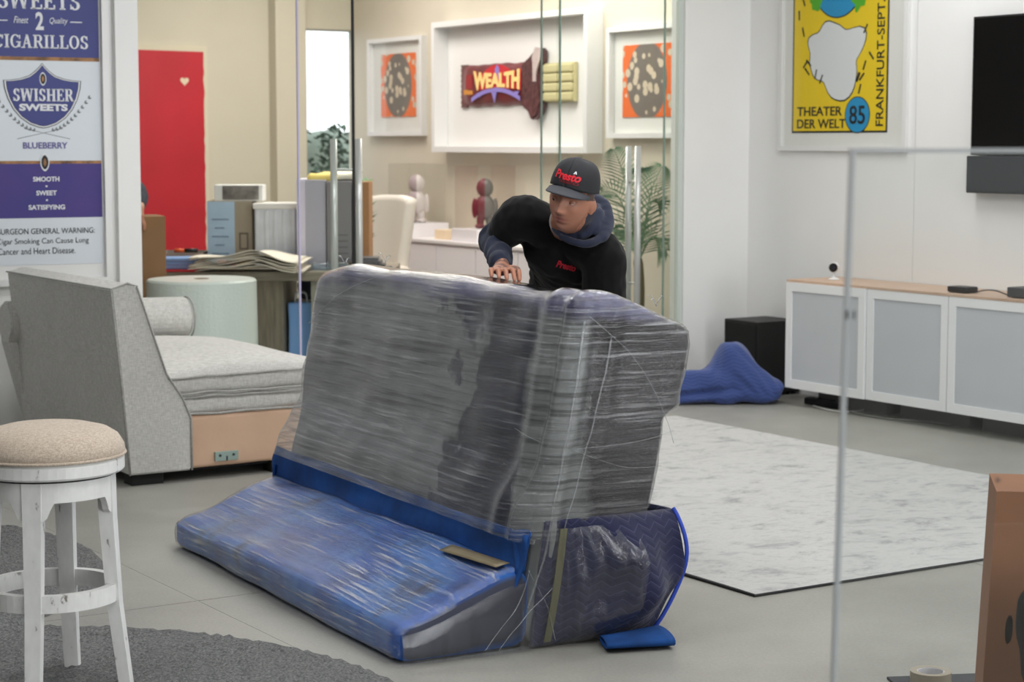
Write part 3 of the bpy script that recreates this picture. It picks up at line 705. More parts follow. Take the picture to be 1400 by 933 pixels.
# twisted ropes and edges of film lying on the wrap
CLEAR_ROPE = FILM_E
def on_seat(x, y, z, off=0.018):
    return lean(Vector((x, y, z)))
bmr = bmesh.new()
def seat_front(y, z, off=0.016): return lean(Vector((-off, y, z)))
def seat_end(x, z, off=0.018): return lean(Vector((x, -off, z)))
ropes = [
    ([seat_end(0.02, 1.04), seat_end(0.03, 0.8), seat_end(0.025, 0.55), seat_end(0.02, 0.3), seat_end(-0.01, 0.12)], 0.011),
    ([seat_end(0.13, 1.0), seat_end(0.12, 0.8), seat_end(0.09, 0.5), seat_end(0.06, 0.3)], 0.008),
    ([seat_end(0.03, 1.06), seat_end(0.2, 0.97), seat_end(0.34, 0.84), seat_end(0.43, 0.70, 0.02)], 0.0035),
    ([seat_front(2.06, 0.86), seat_front(1.8, 1.0), seat_front(1.45, 1.1, 0.01)], 0.004),
    ([seat_front(0.25, 0.66), seat_front(0.1, 0.64), seat_end(0.05, 0.635), seat_end(0.3, 0.69), seat_end(0.42, 0.74)], 0.003),
    ([seat_end(0.05, 0.635), seat_end(0.25, 0.60), seat_end(0.40, 0.62)], 0.003),
    ([Vector((0.445, -0.03, 0.26)), Vector((0.40, -0.035, 0.16)), Vector((0.28, -0.03, 0.02))], 0.004),
    ([Vector((0.52, -0.045, 0.2)), Vector((0.42, -0.045, 0.12)), Vector((0.33, -0.035, 0.02))], 0.005),
    ([Vector((0.44, -0.03, 0.262)), Vector((0.50, -0.04, 0.14)), Vector((0.53, -0.04, 0.03))], 0.003),
]
for pts, r in ropes:
    sp_ = spline(pts, 8)
    sp_ = [p + Vector((0.004 * nz(p, 14, 1), 0.004 * nz(p, 14, 5), 0)) for p in sp_]
    o = tube('film_rope', sp_, [0.42 * r * (0.7 + 0.5 * abs(nz(p, 9, 3))) for p in sp_], CLEAR_ROPE, ws, 7)
# stray ends that stand up from the wrap
for base, tips in ((lean(Vector((0.30, 0.02, 1.13))), 4), (lean(Vector((0.04, 1.55, 1.15))), 3), (lean(Vector((0.03, 1.9, 1.12))), 3)):
    for k in range(tips):
        a = k / tips * 2 * pi + 0.4
        q = base + Vector((0.03 * cos(a), 0.03 * sin(a), 0.02 + 0.012 * (k % 2)))
        tube('film_strand', spline([base, base + (q - base) * 0.6 + Vector((0, 0, 0.012)), q], 4), 0.0018, CLEAR_ROPE, ws, 5)
# strip of tan packing tape on the backrest and tan strap seen through the hanging wrap
TAPE = mat('tan_packing_tape', (126, 114, 86), 0.3, var=0.1, vscale=20)
def tp(a, b):
    x = 0.335 + 0.05 * b + 0.03 * (1 - a); y = 0.05 + 0.34 * a
    return (x, y, 0.125 + 0.135 * sm(0, 0.44, x) + 0.012 + 0.012 * sin(y * 2.2) * (1 - x))
o = obj('packing_tape', grid_me(14, 4, tp, thick=0.002), TAPE, ws, smooth=True); o['label'] = 'strip of tan packing tape'
def strap(a, b):
    x = 0.50 + 0.026 * b + 0.06 * a; return (x, -0.016 - 0.01 * sin(a * 3), 0.02 + 0.36 * a)
o = obj('strap', grid_me(10, 4, strap, thick=0.003), mat('olive_strap', (104, 102, 74), 0.7), ws); o['label'] = 'olive strap under the wrap'

# ================================================================== GREY SOFA SECTION
GREYW = woven('light_grey_linen', (214, 213, 209), (188, 187, 182), 200)
sc = FL(178, 667)
SO_ANG = radians(32.6)
so = thing('sofa_section', 'light grey linen sofa section with sloped back and bare tan joining side', 'sofa', sc, SO_ANG)
SL = 1.47                                             # length, away from the viewer (local y); local x runs along the joining side
PX = [(0.0, 0.055), (-0.035, 0.5), (-0.075, 0.93), (0.005, 0.955), (0.05, 0.94), (0.19, 0.52), (0.27, 0.40), (0.31, 0.30), (0.31, 0.055)]
def prof_mesh(prof, y0, y1, bev):
    return prism_me(prof, y0, y1, 'y', bev)
o = obj('back', prof_mesh(PX, 0.0, SL, 0.008), GREYW, so); o['label'] = 'tall sloped back in grey linen'
# piping along the seams of the back
PIPE = woven('grey_piping', (182, 181, 177), (150, 149, 146), 300)
tube('piping', [(PX[i][0], -0.003, PX[i][1]) for i in (8, 7, 6, 5, 4, 3, 2, 1, 0)], 0.005, PIPE, so, 6)
tube('piping', [(-0.078, 0.0, 0.93), (-0.078, SL, 0.93)], 0.005, PIPE, so, 6)
TAN = mat('tan_lining', (206, 172, 146), 0.8, var=0.04, vscale=4, bump=0.25, bscale=7)
def lining(p, n):
    q = p + n * (0.006 * nz(p, 6, 2)); return Vector((0.30 + q.x, 0.012 + q.y, 0.06 + q.z))
o = obj('seat_base', rbox_me(0.72, SL - 0.03, 0.25, 0.02, 0.05, 3, lining), TAN, so, smooth=True); o['label'] = 'tan cloth lining on the joining side'
br = obj('bracket', box_me(0.43, 0.55, -0.004, 0.014, 0.085, 0.13, 0.002), mat('zinc_plate', (158, 178, 172), 0.35, metal=0.6), so); br['label'] = 'zinc joining bracket'
for x in (0.455, 0.525): obj('screw', lathe_me([(0.007, 0), (0.006, 0.004)], 10), mat('screw_dark', (70, 74, 72), 0.4, metal=0.8), br, (x, -0.004, 0.112), (pi/2, 0, 0))
box('slot', (0.486, 0.494, -0.006, 0.0, 0.085, 0.108), MATS['screw_dark'], br)
# two seat cushions stacked, the upper puffed up
def cushion(z0, h, puff, x0, x1):
    sx = x1 - x0
    def fn(p, n):
        c = sin(pi * min(1, max(0, p.x / sx))) ** 0.6 * sin(pi * min(1, max(0, p.y / (SL - 0.1)))) ** 0.35 if 0 < p.x < sx and 0 < p.y < SL - 0.1 else 0
        q = p.copy()
        if n.z > 0.2: q.z += puff * c
        q += n * 0.010 * nz(p, 4.0, z0 * 9)
        return Vector((x0 + q.x, 0.02 + q.y, z0 + q.z))
    return rbox_me(sx, SL - 0.1, h, 0.045, 0.05, 3, fn)
for k, (z0, h, pf, x0, x1) in enumerate(((0.305, 0.105, 0.02, 0.22, 1.06), (0.405, 0.105, 0.085, 0.17, 1.08))):
    cu = obj('seat_cushion', cushion(z0, h, pf, x0, x1), GREYW, so, smooth=True)
    for zz in (z0 + 0.012, z0 + h - 0.012):
        pts = [Vector((x0 + 0.02 + (x1 - x0 - 0.04) * i / 24, 0.014 + 0.006 * nz((i * 0.4, zz * 9, 0)), zz + 0.008 * nz((i * 0.25, zz * 7, 3)))) for i in range(25)]
        tube('piping', pts, 0.006, MATS['grey_piping'], cu, 6)
# rolled arm at the far end
arm_p = []
for k in range(25):
    a = radians(-60 + 300 * k / 24); arm_p.append((SL + 0.02 + 0.115 * cos(a), 0.66 + 0.115 * sin(a)))
arm_p = [(SL - 0.05, 0.06)] + [p for p in arm_p[::-1]][0:0] + [(SL + 0.09, 0.06)] + arm_p
bm = bmesh.new()
A_ = [bm.verts.new((-0.09 if z > 0.5 else 0.04, y, z)) for y, z in arm_p]; B_ = [bm.verts.new((0.93, y, z - 0.02)) for y, z in arm_p]
n_ = len(arm_p)
bm.faces.new(A_); bm.faces.new(B_[::-1])
for i in range(n_): bm.faces.new((A_[i], B_[i], B_[(i + 1) % n_], A_[(i + 1) % n_]))
bmesh.ops.recalc_face_normals(bm, faces=bm.faces)
bmesh.ops.bevel(bm, geom=[e for e in bm.edges if abs(e.verts[0].co.x - e.verts[1].co.x) < 0.001], offset=0.015, segments=2, affect='EDGES')
arm = obj('arm', bm_mesh(bm), GREYW, so); arm['label'] = 'rolled arm'
tube('piping', [(0.935, y, z - 0.02) for y, z in arm_p[2:]], 0.006, PIPE, arm, 6)
for x in (0.02, 0.74):
    for y in (0.03, SL - 0.1): box('foot', (x, x + 0.16, y, y + 0.1, 0, 0.07), BLACKM, so, 0.004)
box('under_frame', (0.03, 1.05, 0.06, SL - 0.05, 0.045, 0.075), BLACKM, so)

# ================================================================== BAR STOOL
st = thing('bar_stool', 'white painted wooden bar stool with round beige linen seat', 'stool', FL(74, 946) + Vector((0, 0, 0.016)), 0.0)
WPAINT = ramp_noise('worn_white_paint', [(0.30, (120, 112, 104)), (0.36, (214, 214, 212)), (0.7, (226, 226, 224))], 30, 6, (1, 1, 0.5), 0.5)
LINEN = woven('beige_linen', (196, 182, 166), (164, 148, 132), 330, vertical=3)
SR = 0.212
o = obj('seat_cushion', lathe_me([(0.02, 0.685)] + [(SR, 0.685), (SR + 0.006, 0.70), (SR + 0.004, 0.715), (SR - 0.012, 0.742), (SR - 0.04, 0.760), (SR - 0.09, 0.773), (0.06, 0.780), (0.001, 0.781)], 56), LINEN, st, smooth=True)
o['label'] = 'domed beige linen seat'
tube('piping', [((SR + 0.006) * cos(a * pi / 28), (SR + 0.006) * sin(a * pi / 28), 0.690) for a in range(56)], 0.005, LINEN, st, 6, close=True)
obj('seat_ring', lathe_me([(0.02, 0.64), (SR - 0.002, 0.64), (SR + 0.004, 0.646), (SR + 0.004, 0.676), (SR - 0.004, 0.686), (0.02, 0.686)], 56), WPAINT, st, smooth=False)
obj('swivel_plate', lathe_me([(0.02, 0.632), (SR - 0.02, 0.632), (SR - 0.02, 0.642), (0.02, 0.642)], 40), BLACKM, st)
legang = [radians(a) for a in (-92, -2, 88, 178)]
LEGANG0 = radians(-2)
# legs: square, flared outwards to the foot
for a in legang:
    bm = bmesh.new(); d = Vector((cos(a), sin(a), 0)); t = Vector((-sin(a), cos(a), 0))
    prof = [(0.0, 0.235, 0.021), (0.25, 0.205, 0.023), (0.5, 0.190, 0.026), (0.632, 0.186, 0.028)]
    rings = []
    for z, r, w in prof:
        c = d * (r - 0.02); rings.append([bm.verts.new(c + d * sx_ * w * 0.8 + t * sy_ * w + Vector((0, 0, z))) for sx_, sy_ in ((-1, -1), (1, -1), (1, 1), (-1, 1))])
    for p, q in zip(rings, rings[1:]):
        for j in range(4): bm.faces.new((p[j], p[(j + 1) % 4], q[(j + 1) % 4], q[j]))
    bm.faces.new(rings[0][::-1]); bm.faces.new(rings[-1])
    me = bm_mesh(bm); obj('leg', me, WPAINT, st)
# apron pieces between the legs, arched below
for k in range(4):
    a0_, a1_ = legang[k] + 0.12, legang[(k + 1) % 4 if k < 3 else 0] - 0.12 + (2 * pi if k == 3 else 0)
    def apr(u, v, a0_=a0_, a1_=a1_):
        a = a0_ + (a1_ - a0_) * u; e = abs(2 * u - 1); zb = 0.575 - 0.05 * sm(0.66, 0.9, e)
        r = 0.188; return (r * cos(a), r * sin(a), zb + (0.634 - zb) * v)
    obj('apron', grid_me(26, 3, apr, thick=0.02), WPAINT, st)
# foot ring
bm = bmesh.new(); n = 56; R_ = []
for k in range(n):
    a = 2 * pi * k / n; R_.append([bm.verts.new((r * cos(a), r * sin(a), z)) for r, z in ((0.172, 0.262), (0.196, 0.262), (0.196, 0.312), (0.172, 0.312))])
for k in range(n):
    p, q = R_[k], R_[(k + 1) % n]
    for j in range(4): bm.faces.new((p[j], p[(j + 1) % 4], q[(j + 1) % 4], q[j]))
obj('foot_ring', bm_mesh(bm), WPAINT, st)

# ================================================================== RUGS
SHAG = ramp_noise('charcoal_shag', [(0.3, (66, 67, 68)), (0.5, (104, 105, 105)), (0.7, (138, 138, 137))], 120, 5, (1, 1, 1), 0.95, bump=0.6)
def shag(name, label, cx, cy, r, ex=1.0, seed=0, over=None):
    def fn(a, b):
        t = a * 2 * pi; k = b
        rr = r * k * (1 + 0.004 * noise.noise(Vector((cos(t) * 30, sin(t) * 30, seed))))
        x, y = rr * cos(t) * ex, rr * sin(t)
        z = 0.022 + 0.010 * noise.noise(Vector((x * 55, y * 55, seed))) + 0.006 * noise.noise(Vector((x * 130, y * 130, seed)))
        if k > 0.985: z *= max(0.05, (1 - k) / 0.015)
        z = max(0.001, z)
        if over: z += 0.036 * sm(over[2] + 0.10, over[2] + 0.01, sqrt((cx + x - over[0]) ** 2 + (cy + y - over[1]) ** 2))
        return (x, y, z)
    o = obj(name, grid_me(360, 110, fn), SHAG, None, (cx, cy, 0), smooth=True)
    return tag(o, label, 'rug')
def circ(p, q, r):
    ax, ay, bx, by, cx, cy = p.x, p.y, q.x, q.y, r.x, r.y
    d = 2 * (ax * (by - cy) + bx * (cy - ay) + cx * (ay - by))
    ux = ((ax*ax+ay*ay)*(by-cy)+(bx*bx+by*by)*(cy-ay)+(cx*cx+cy*cy)*(ay-by))/d; uy = ((ax*ax+ay*ay)*(cx-bx)+(bx*bx+by*by)*(ax-cx)+(cx*cx+cy*cy)*(bx-ax))/d
    return ux, uy, sqrt((ux-ax)**2+(uy-ay)**2)
c1 = circ(FL(190, 865), FL(400, 891), FL(533, 933)); c2 = circ(FL(0, 722), FL(143, 772), FL(78, 838))
print('RUGS', c1, c2)
shag('shag_rug', 'round charcoal shag rug that the bar stool stands on', c1[0], c1[1], c1[2], over=c2)
shag('shag_rug', 'round charcoal shag rug reaching towards the grey sofa section', c2[0], c2[1], c2[2], seed=5)
# large pale rug
RUG = ramp_noise('distressed_grey_rug', [(0.38, (150, 151, 152)), (0.45, (178, 178, 177)), (0.53, (190, 190, 188)), (0.62, (166, 167, 168))], 3.8, 14, (1, 1.5, 1), 0.95, distort=0.35, nrough=0.8)
rc = FL(1032, 817)
rug = thing('area_rug', 'large pale grey distressed rug with dark bound edge', 'rug', rc, radians(32.6))
rug_l = 3.8
def rugfn(a, b):
    x, y = a * 2.55, b * rug_l
    return (x, y, 0.010 + 0.0015 * nz((x * 2, y * 2, 0)) + 0.004 * exp(-((x) / 0.1) ** 2) * (0.5 + 0.5 * sin(y * 5)))
obj('pile', grid_me(50, 80, rugfn, thick=0.008), RUG, rug)
pts = [(0, rug_l * (1 - k / 30), 0) for k in range(31)] + [(2.55 * k / 20, 0, 0) for k in range(1, 21)]
bm = bmesh.new(); bm_tube(bm, [(x, y, 0.006) for x, y, z in pts], 0.0045, 6); obj('bound_edge', bm_mesh(bm), mat('rug_edge_dark', (40, 41, 42), 0.9), rug)

# ================================================================== MEDIA CONSOLE
FROST = mat('frosted_glass_grey', (196, 200, 205), 0.45, var=0.02, vscale=3)
DOORW = mat('white_aluminium', (238, 239, 240), 0.35)
cb = Plane((1.673, 12.0), radians(-57.4))            # plane of the door fronts
WOODT = ramp_noise('pale_wood_top', [(0.3, (186, 156, 134)), (0.7, (206, 180, 158))], 6, 6, (1, 12, 1), 0.5)
zb, zt_ = cb.hit(1076, 529)[1], cb.hit(1084, 386)[1]
ed = [cb.hit(1077, 460)[0], cb.hit(1185, 470)[0], cb.hit(1296, 480)[0]]
ed.append(2 * ed[2] - ed[1]); ed.append(2 * ed[3] - ed[2])
lab = ['frosted-door media cabinet under the security camera, next to the subwoofer', 'frosted-door media cabinet below the yellow poster, second from the subwoofer',
       'frosted-door media cabinet under the black puck device, third from the subwoofer', 'frosted-door media cabinet at the screen end of the row']
for k in range(4):
    a, b = ed[k], ed[k + 1]; off = 0.016 if k == 0 else 0.0; dz = 0.010 if k == 0 else 0.0
    t = thing('media_cabinet', lab[k], 'cabinet', cb.pt(a, 0, off), cb.ang, 'row of frosted media cabinets')
    w = b - a
    box('body', (0.002, w - 0.002, 0.02, 0.40, zb + 0.004, zt_ - 0.004), mat('cabinet_white', (214, 214, 213), 0.5), t)
    dr = obj('door', frame_me(w - 0.006, zt_ - zb, 0.052, -0.004, 0.018, zb + dz * 0, 0), DOORW, t, (w / 2, 0, 0))
    box('frosted_pane', (-w / 2 + 0.05, w / 2 - 0.05, 0.002, 0.012, zb + 0.05, zt_ - 0.05), FROST, dr)
    box('plinth', (0.08, w - 0.02, 0.20, 0.38, 0, zb + 0.004), mat('plinth_grey_board', (104, 104, 104), 0.8), t)
top = tag(box('worktop', (ed[0] - 0.01, ed[4] + 0.01, -0.006, 0.413, zt_ - 0.001, zt_ + 0.016), WOODT, None, 0.003, cb.pt(0, 0), (0, 0, cb.ang)), 'thin pale wood top running along the media cabinets', 'countertop')
ztop = zt_ + 0.016
# security camera
p = cb.pt(*(cb.hit(1106, 380)[0], ztop, -0.2)); 
sec = thing('security_camera', 'small white security camera with black round face on the console', 'camera', p, radians(-25))
obj('base', lathe_me([(0.034, 0), (0.034, 0.006), (0.02, 0.012), (0.006, 0.016), (0.006, 0.05)], 24), FRAMEW, sec, smooth=True)
hd = obj('head', lathe_me([(0.024, 0.0), (0.031, 0.006), (0.032, 0.03), (0.024, 0.04)], 28), FRAMEW, sec, (0.0, 0.02, 0.075), (pi/2, 0, 0), smooth=True)
obj('lens_face', lathe_me([(0.028, 0.04), (0.026, 0.044), (0.004, 0.045)], 28), BLACK, hd)
obj('lens', lathe_me([(0.010, 0.0455), (0.007, 0.048), (0.001, 0.049)], 16), mat('lens_glass', (40, 44, 60), 0.1), hd)
# puck device, cable and set-top box
def on_top(px, py, back): a = cb.hit(px, py)[0]; return a
p = cb.pt(cb.hit(1298, 408)[0], ztop, -0.10)
pk = thing('streaming_box', 'small flat black streaming box on the console', 'media player', p, cb.ang)
box('body', (-0.07, 0.07, -0.05, 0.05, 0.004, 0.036), BLACK, pk, 0.008); box('foot', (-0.06, 0.06, -0.04, 0.04, 0, 0.006), BLACKM, pk)
p = cb.pt(cb.hit(1392, 415)[0], ztop, -0.12)
bx_ = thing('receiver_box', 'dark grey set-top receiver on the console below the television', 'media player', p, cb.ang)
box('body', (-0.12, 0.16, -0.08, 0.08, 0.004, 0.058), mat('dark_grey_plastic', (62, 64, 66), 0.5), bx_, 0.006); box('foot', (-0.1, 0.14, -0.06, 0.06, 0, 0.006), BLACKM, bx_)
pa = cb.pt(cb.hit(1312, 408)[0], ztop + 0.006, -0.12); pb = cb.pt(cb.hit(1365, 412)[0], ztop + 0.006, -0.12)
mid = [pa.lerp(pb, k / 5) + Vector((0, 0, 0.02 * abs(sin(k * 2.4)) if 0 < k < 5 else 0)) for k in range(6)]
tag(tube('cable', spline(mid, 5), 0.004, BLACK, None, 6), 'thin black cable between the devices on the console', 'cable')
# cables on the floor in front of the console
for pix, col, lb in (([(1112, 557), (1135, 563), (1160, 565), (1183, 562), (1194, 556)], (176, 176, 172), 'pale cable looping on the floor under the cabinets'),
                     ([(1150, 562), (1180, 569), (1220, 575), (1260, 578), (1300, 583)], (120, 120, 116), 'grey cable running along the floor before the cabinets')):
    pts = [FL(*q) + Vector((0, 0, 0.007)) for q in pix]
    tag(tube('cable', spline(pts, 6), 0.007, mat('cable_' + str(col[0]), col, 0.6), None, 6), lb, 'cable', 'cables by the media console')
p = FL(1128, 556)
ps = thing('power_strip', 'black power strip on the floor beneath the first cabinet', 'power strip', p, cb.ang)
box('body', (-0.16, 0.16, -0.03, 0.03, 0, 0.04), BLACK, ps, 0.006)
for k in range(5): box('socket', (-0.13 + k * 0.06 - 0.018, -0.13 + k * 0.06 + 0.018, -0.02, 0.02, 0.038, 0.043), mat('socket_grey', (60, 60, 60), 0.6), ps)

# subwoofer
scn = P(1036, 470, 12.3); scn.z = 0.0                   # its near vertical corner
sub = thing('subwoofer', 'black cube subwoofer standing on the floor beside the cabinets', 'speaker', scn, RWALL.ang)
hsub = P(1036, 441, 12.3).z
box('cabinet', (-0.335, 0.0, 0.0, 0.35, 0.02, hsub), mat('black_ash', (26, 25, 25), 0.55), sub, 0.006)
box('grille', (-0.322, -0.013, -0.008, 0.004, 0.05, hsub - 0.02), mat('black_cloth_grille', (14, 14, 14), 0.9), sub, 0.004)
for x in (-0.315, -0.05):
    for y in (0.03, 0.29): box('foot', (x, x + 0.03, y, y + 0.03, 0, 0.022), BLACKM, sub)

# crumpled blue blanket
def heap(p, n):
    x = p.x - 0.36; k = (p.y - 0.22) / 0.22
    top = 0.20 + 0.05 * sm(-0.30, -0.36, x) * -1 + 0.150 * exp(-((x - 0.035) / 0.10) ** 2) + 0.10 * exp(-((x - 0.14) / 0.10) ** 2) - 0.05 * sm(0.15, 0.36, x)
    z = p.z / 0.3 * top * (1 - 0.35 * abs(k) ** 2.5)
    f = 0.016 * sin(15 * x + 20 * z + 9 * p.y + 3 * nz((x * 3, p.y * 3, 0))) + 0.020 * nz((x * 6, p.y * 6, z * 7), 1, 4)
    crease_ = -0.045 * exp(-((z - 0.085 - 0.10 * x) / 0.022) ** 2) * sm(0.16, -0.06, x) - 0.03 * exp(-((x + 0.06 - 0.25 * (z - 0.15)) / 0.022) ** 2) * sm(0.06, 0.2, z)
    ridges = 0.006 * sin(95 * (x * 0.6 + z * 0.8 + 0.35 * (x - 0.08) ** 2 * 4)) * sm(0.0, 0.1, x) * sm(0.03, 0.1, z)
    q = Vector((x, p.y - 0.22, z)) + n * (f + ridges) + Vector((0, -crease_ if n.y < 0.3 else 0, 0))
    q.z = max(q.z, 0.002); return q
qb = FL(1000, 546)
blq = quilt('royal_blue_moving_blanket', (58, 78, 138), (38, 50, 100))
hm2 = rbox_me(0.72, 0.44, 0.3, 0.10, 0.014, 6, heap)
uvl = hm2.uv_layers.new(name='UVMap')
for lp_ in hm2.loops: c_ = hm2.vertices[lp_.vertex_index].co; uvl.data[lp_.index].uv = (c_.x + 0.3 * c_.y, c_.z * 1.2 + 0.5 * c_.y)
for v in hm2.vertices: v.co.y *= 0.62
bl = obj('moving_blanket', hm2, blq, None, (1.292, 12.06, 0.002), (0, 0, 0), smooth=True)
tag(bl, 'crumpled royal blue quilted blanket heaped on the floor before the subwoofer', 'blanket')

# ================================================================== TELEVISION, SOUNDBAR, YELLOW POSTER
a0_, z1_ = RWALL.hit(1331, 23, 0.07); _, z0_ = RWALL.hit(1330, 212, 0.07)
tv = thing('television', 'large black wall-mounted television above the console', 'television', RWALL.pt(a0_, z0_), RWALL.ang)
tw = (z1_ - z0_) * 16 / 9
box('bezel', (0, tw, -0.07, -0.03, 0, z1_ - z0_), BLACK, tv, 0.004)
box('screen', (0.012, tw - 0.012, -0.0725, -0.068, 0.014, z1_ - z0_ - 0.012), mat('dark_screen', (10, 10, 11), 0.18), tv)
box('wall_bracket', (tw * 0.3, tw * 0.7, -0.03, -0.005, 0.2, z1_ - z0_ - 0.2), BLACKM, tv)
_, zs0 = RWALL.hit(1329, 264, 0.09)
sb = thing('soundbar', 'long dark grey soundbar mounted right below the television', 'speaker', RWALL.pt(a0_ - 0.01, zs0), RWALL.ang)
box('housing', (0, tw, -0.09, -0.005, 0, z0_ - zs0 - 0.004), mat('soundbar_grey', (46, 50, 54), 0.6), sb, 0.006)
box('grille', (0.006, tw - 0.006, -0.093, -0.088, 0.012, z0_ - zs0 - 0.016), mat('soundbar_grille', (52, 56, 60), 0.8), sb)

pa0, pz0 = RWALL.hit(1064, 206, 0.03); pa1, _ = RWALL.hit(1238, 206, 0.03)
pw = pa1 - pa0; ph = pw * 1.30
po = thing('framed_poster', 'tall yellow poster with blue discs and black lettering in a white frame', 'poster', RWALL.pt((pa0 + pa1) / 2, pz0), RWALL.ang)
obj('frame', frame_me(pw, ph, 0.03, -0.035, 0.0), FRAMEW, po)
box('mat_board', (-pw / 2 + 0.02, pw / 2 - 0.02, -0.010, 0.0, 0.02, ph - 0.02), PAPERW, po)
ya0, yz0 = RWALL.hit(1083, 182, 0.01); ya1, _ = RWALL.hit(1213, 183, 0.01)
x0, x1 = ya0 - (pa0 + pa1) / 2, ya1 - (pa0 + pa1) / 2; y0 = yz0 - pz0; yw = x1 - x0; yh = ph - 2 * y0 + 0.02
YEL = mat('poster_yellow', (240, 206, 24), 0.6); INK = BLACK_INK; CY = mat('poster_blue', (30, 148, 204), 0.6); GRN = mat('poster_green', (84, 176, 38), 0.6)
sh = box('print', (x0, x1, -0.0125, -0.010, y0, y0 + yh), INK, po)
box('yellow_field', (x0 + 0.012, x1 - 0.012, -0.0135, -0.012, y0 + 0.012, y0 + yh - 0.012), YEL, sh)
def blob(name, cx, cz, rx, rz, m, d, seed=0, wob=0.0, n=48):
    pts = []
    for k in range(n):
        a = 2 * pi * k / n; w = 1 + wob * noise.noise(Vector((cos(a) * 1.6 + seed, sin(a) * 1.6, seed)))
        pts.append((cx + rx * w * cos(a), cz + rz * w * sin(a)))
    return obj(name, prism_me(pts, -d, -d + 0.001, 'y'), m, sh)
xc = (x0 + x1) / 2
# plain stand-in design: discs and a loose white shape on yellow
blob('white_shape', xc - 0.03 * yw, y0 + yh * 0.36, yw * 0.30 + 0.008, yh * 0.17 + 0.008, INK, 0.0142, 3, 0.5)
blob('white_shape', xc - 0.03 * yw, y0 + yh * 0.36, yw * 0.30, yh * 0.17, WHITE_INK, 0.0147, 3, 0.5)
blob('blue_disc', xc - 0.02 * yw, y0 + yh * 0.72, yw * 0.26 + 0.008, yw * 0.26 + 0.008, INK, 0.0148)
blob('blue_disc', xc - 0.02 * yw, y0 + yh * 0.72, yw * 0.26, yw * 0.26, CY, 0.0153)
blob('green_patch', xc - 0.25 * yw, y0 + yh * 0.64, yw * 0.07, yw * 0.08, GRN, 0.0158, 7, 0.6)
blob('green_patch', xc + 0.20 * yw, y0 + yh * 0.63, yw * 0.07, yw * 0.09, GRN, 0.0158, 9, 0.6)
rnd = random.Random(3)
for k in range(26):                                    # loose dashes over the field
    a = rnd.uniform(0, 2 * pi); rr = rnd.uniform(0.30, 0.42)
    cx, cz = xc - 0.04 * yw + rr * yw * cos(a), y0 + yh * 0.5 + rr * yh * 0.9 * sin(a)
    if x0 + 0.04 < cx < x1 - 0.16 * yw and y0 + yh * 0.2 < cz < y0 + yh - 0.05:
        box('dash', (-0.006, 0.006, -0.0152, -0.0142, -0.03, 0.03), INK, sh, 0, (cx, 0, cz), (0, rnd.uniform(-0.9, 0.9), 0))
blob('number_disc', x0 + yw * 0.70, y0 + yw * 0.125, yw * 0.122 + 0.006, yw * 0.122 + 0.006, INK, 0.0148)
blob('number_disc', x0 + yw * 0.70, y0 + yw * 0.125, yw * 0.122, yw * 0.122, CY, 0.0153)
fit_text('lettering', '85', yw * 0.16, yw * 0.13, INK, sh, (x0 + yw * 0.70, -0.0162, y0 + yw * 0.125), bold=0.01)
fit_text('lettering', 'THEATER', yw * 0.48, yw * 0.065, INK, sh, (x0 + yw * 0.30, -0.0150, y0 + yw * 0.155), bold=0.012)
fit_text('lettering', 'DER WELT', yw * 0.52, yw * 0.065, INK, sh, (x0 + yw * 0.32, -0.0150, y0 + yw * 0.065), bold=0.012)
fit_text('lettering', 'FRANKFURT-SEPT.20-OCT.6', yh * 0.88, yw * 0.075, INK, sh, (x1 - yw * 0.075, -0.0150, y0 + yh * 0.47), rot=(pi/2, -pi/2, 0), bold=0.006)
box('picture_glass', (-pw / 2 + 0.03, pw / 2 - 0.03, -0.028, -0.025, 0.03, ph - 0.03), GLASSP, po)

# ================================================================== CIGARILLO POSTER ON THE LEFT
fa1 = GL.hit(152, 300, 0.03)[0]; pr = GL.hit(138, 200, 0.012)[0]; pc = GL.hit(61, 200, 0.012)[0]
zpix = lambda y: GL.hit(61, y, 0.012)[1]
hw = pr - pc
fz0 = GL.hit(61, 390, 0.03)[1]; zp0 = zpix(362); zp1 = zp0 + 2.05
ad = thing('advertising_poster', 'large blue and white cigarillo poster in a white frame on the wall', 'poster', GL.pt(pc, fz0), GL.ang)
fw_ = (fa1 - pc) * 2
obj('frame', frame_me(fw_, zp1 - fz0 + 0.12, 0.035, -0.045, 0.0), FRAMEW, ad)
box('backing', (-fw_ / 2 + 0.02, fw_ / 2 - 0.02, -0.010, 0.0, 0.02, zp1 - fz0 + 0.1), FRAMEW, ad)
Zp = lambda y: zpix(y) - fz0
PALE = mat('poster_pale', (214, 221, 228), 0.4)
pp = box('sheet', (-hw, hw, -0.0125, -0.010, zp0 - fz0, zp1 - fz0), PALE, ad)
d = -0.0138
box('blue_band', (-hw, hw, d, -0.0125, Zp(78), zp1 - fz0 - 0.3), NAVY_INK, pp)
PURP = ramp_noise('band_blue_purple', [(0.3, (44, 54, 128)), (0.7, (82, 58, 130))], 1.5, 3)
box('blue_band', (-hw, hw, d, -0.0125, Zp(298), Zp(224)), PURP, pp)
BRONZE = ramp_noise('bronze_rule', [(0.3, (70, 50, 34)), (0.6, (176, 128, 82))], 14, 4)
box('bronze_rule', (-hw, hw, d, -0.0125, Zp(83), Zp(78)), BRONZE, pp); box('bronze_rule', (-hw, hw, d, -0.0125, Zp(224), Zp(220)), BRONZE, pp)
k_ = hw / 78.0                                         # metres per photo pixel on this sheet
X = lambda px: (px - 61) * k_
def serif(s, px, py, w, h, m, stem=0.17): return obj('lettering', serif_me(s, w * k_, h * k_, stem), m, pp, (X(px), d - 0.0012, Zp(py)))
def sans(s, px, py, w, h, m, bold=0.0, **kw): return fit_text('lettering', s, w * k_, h * k_, m, pp, (X(px), d - 0.0012, Zp(py)), bold=bold, **kw)
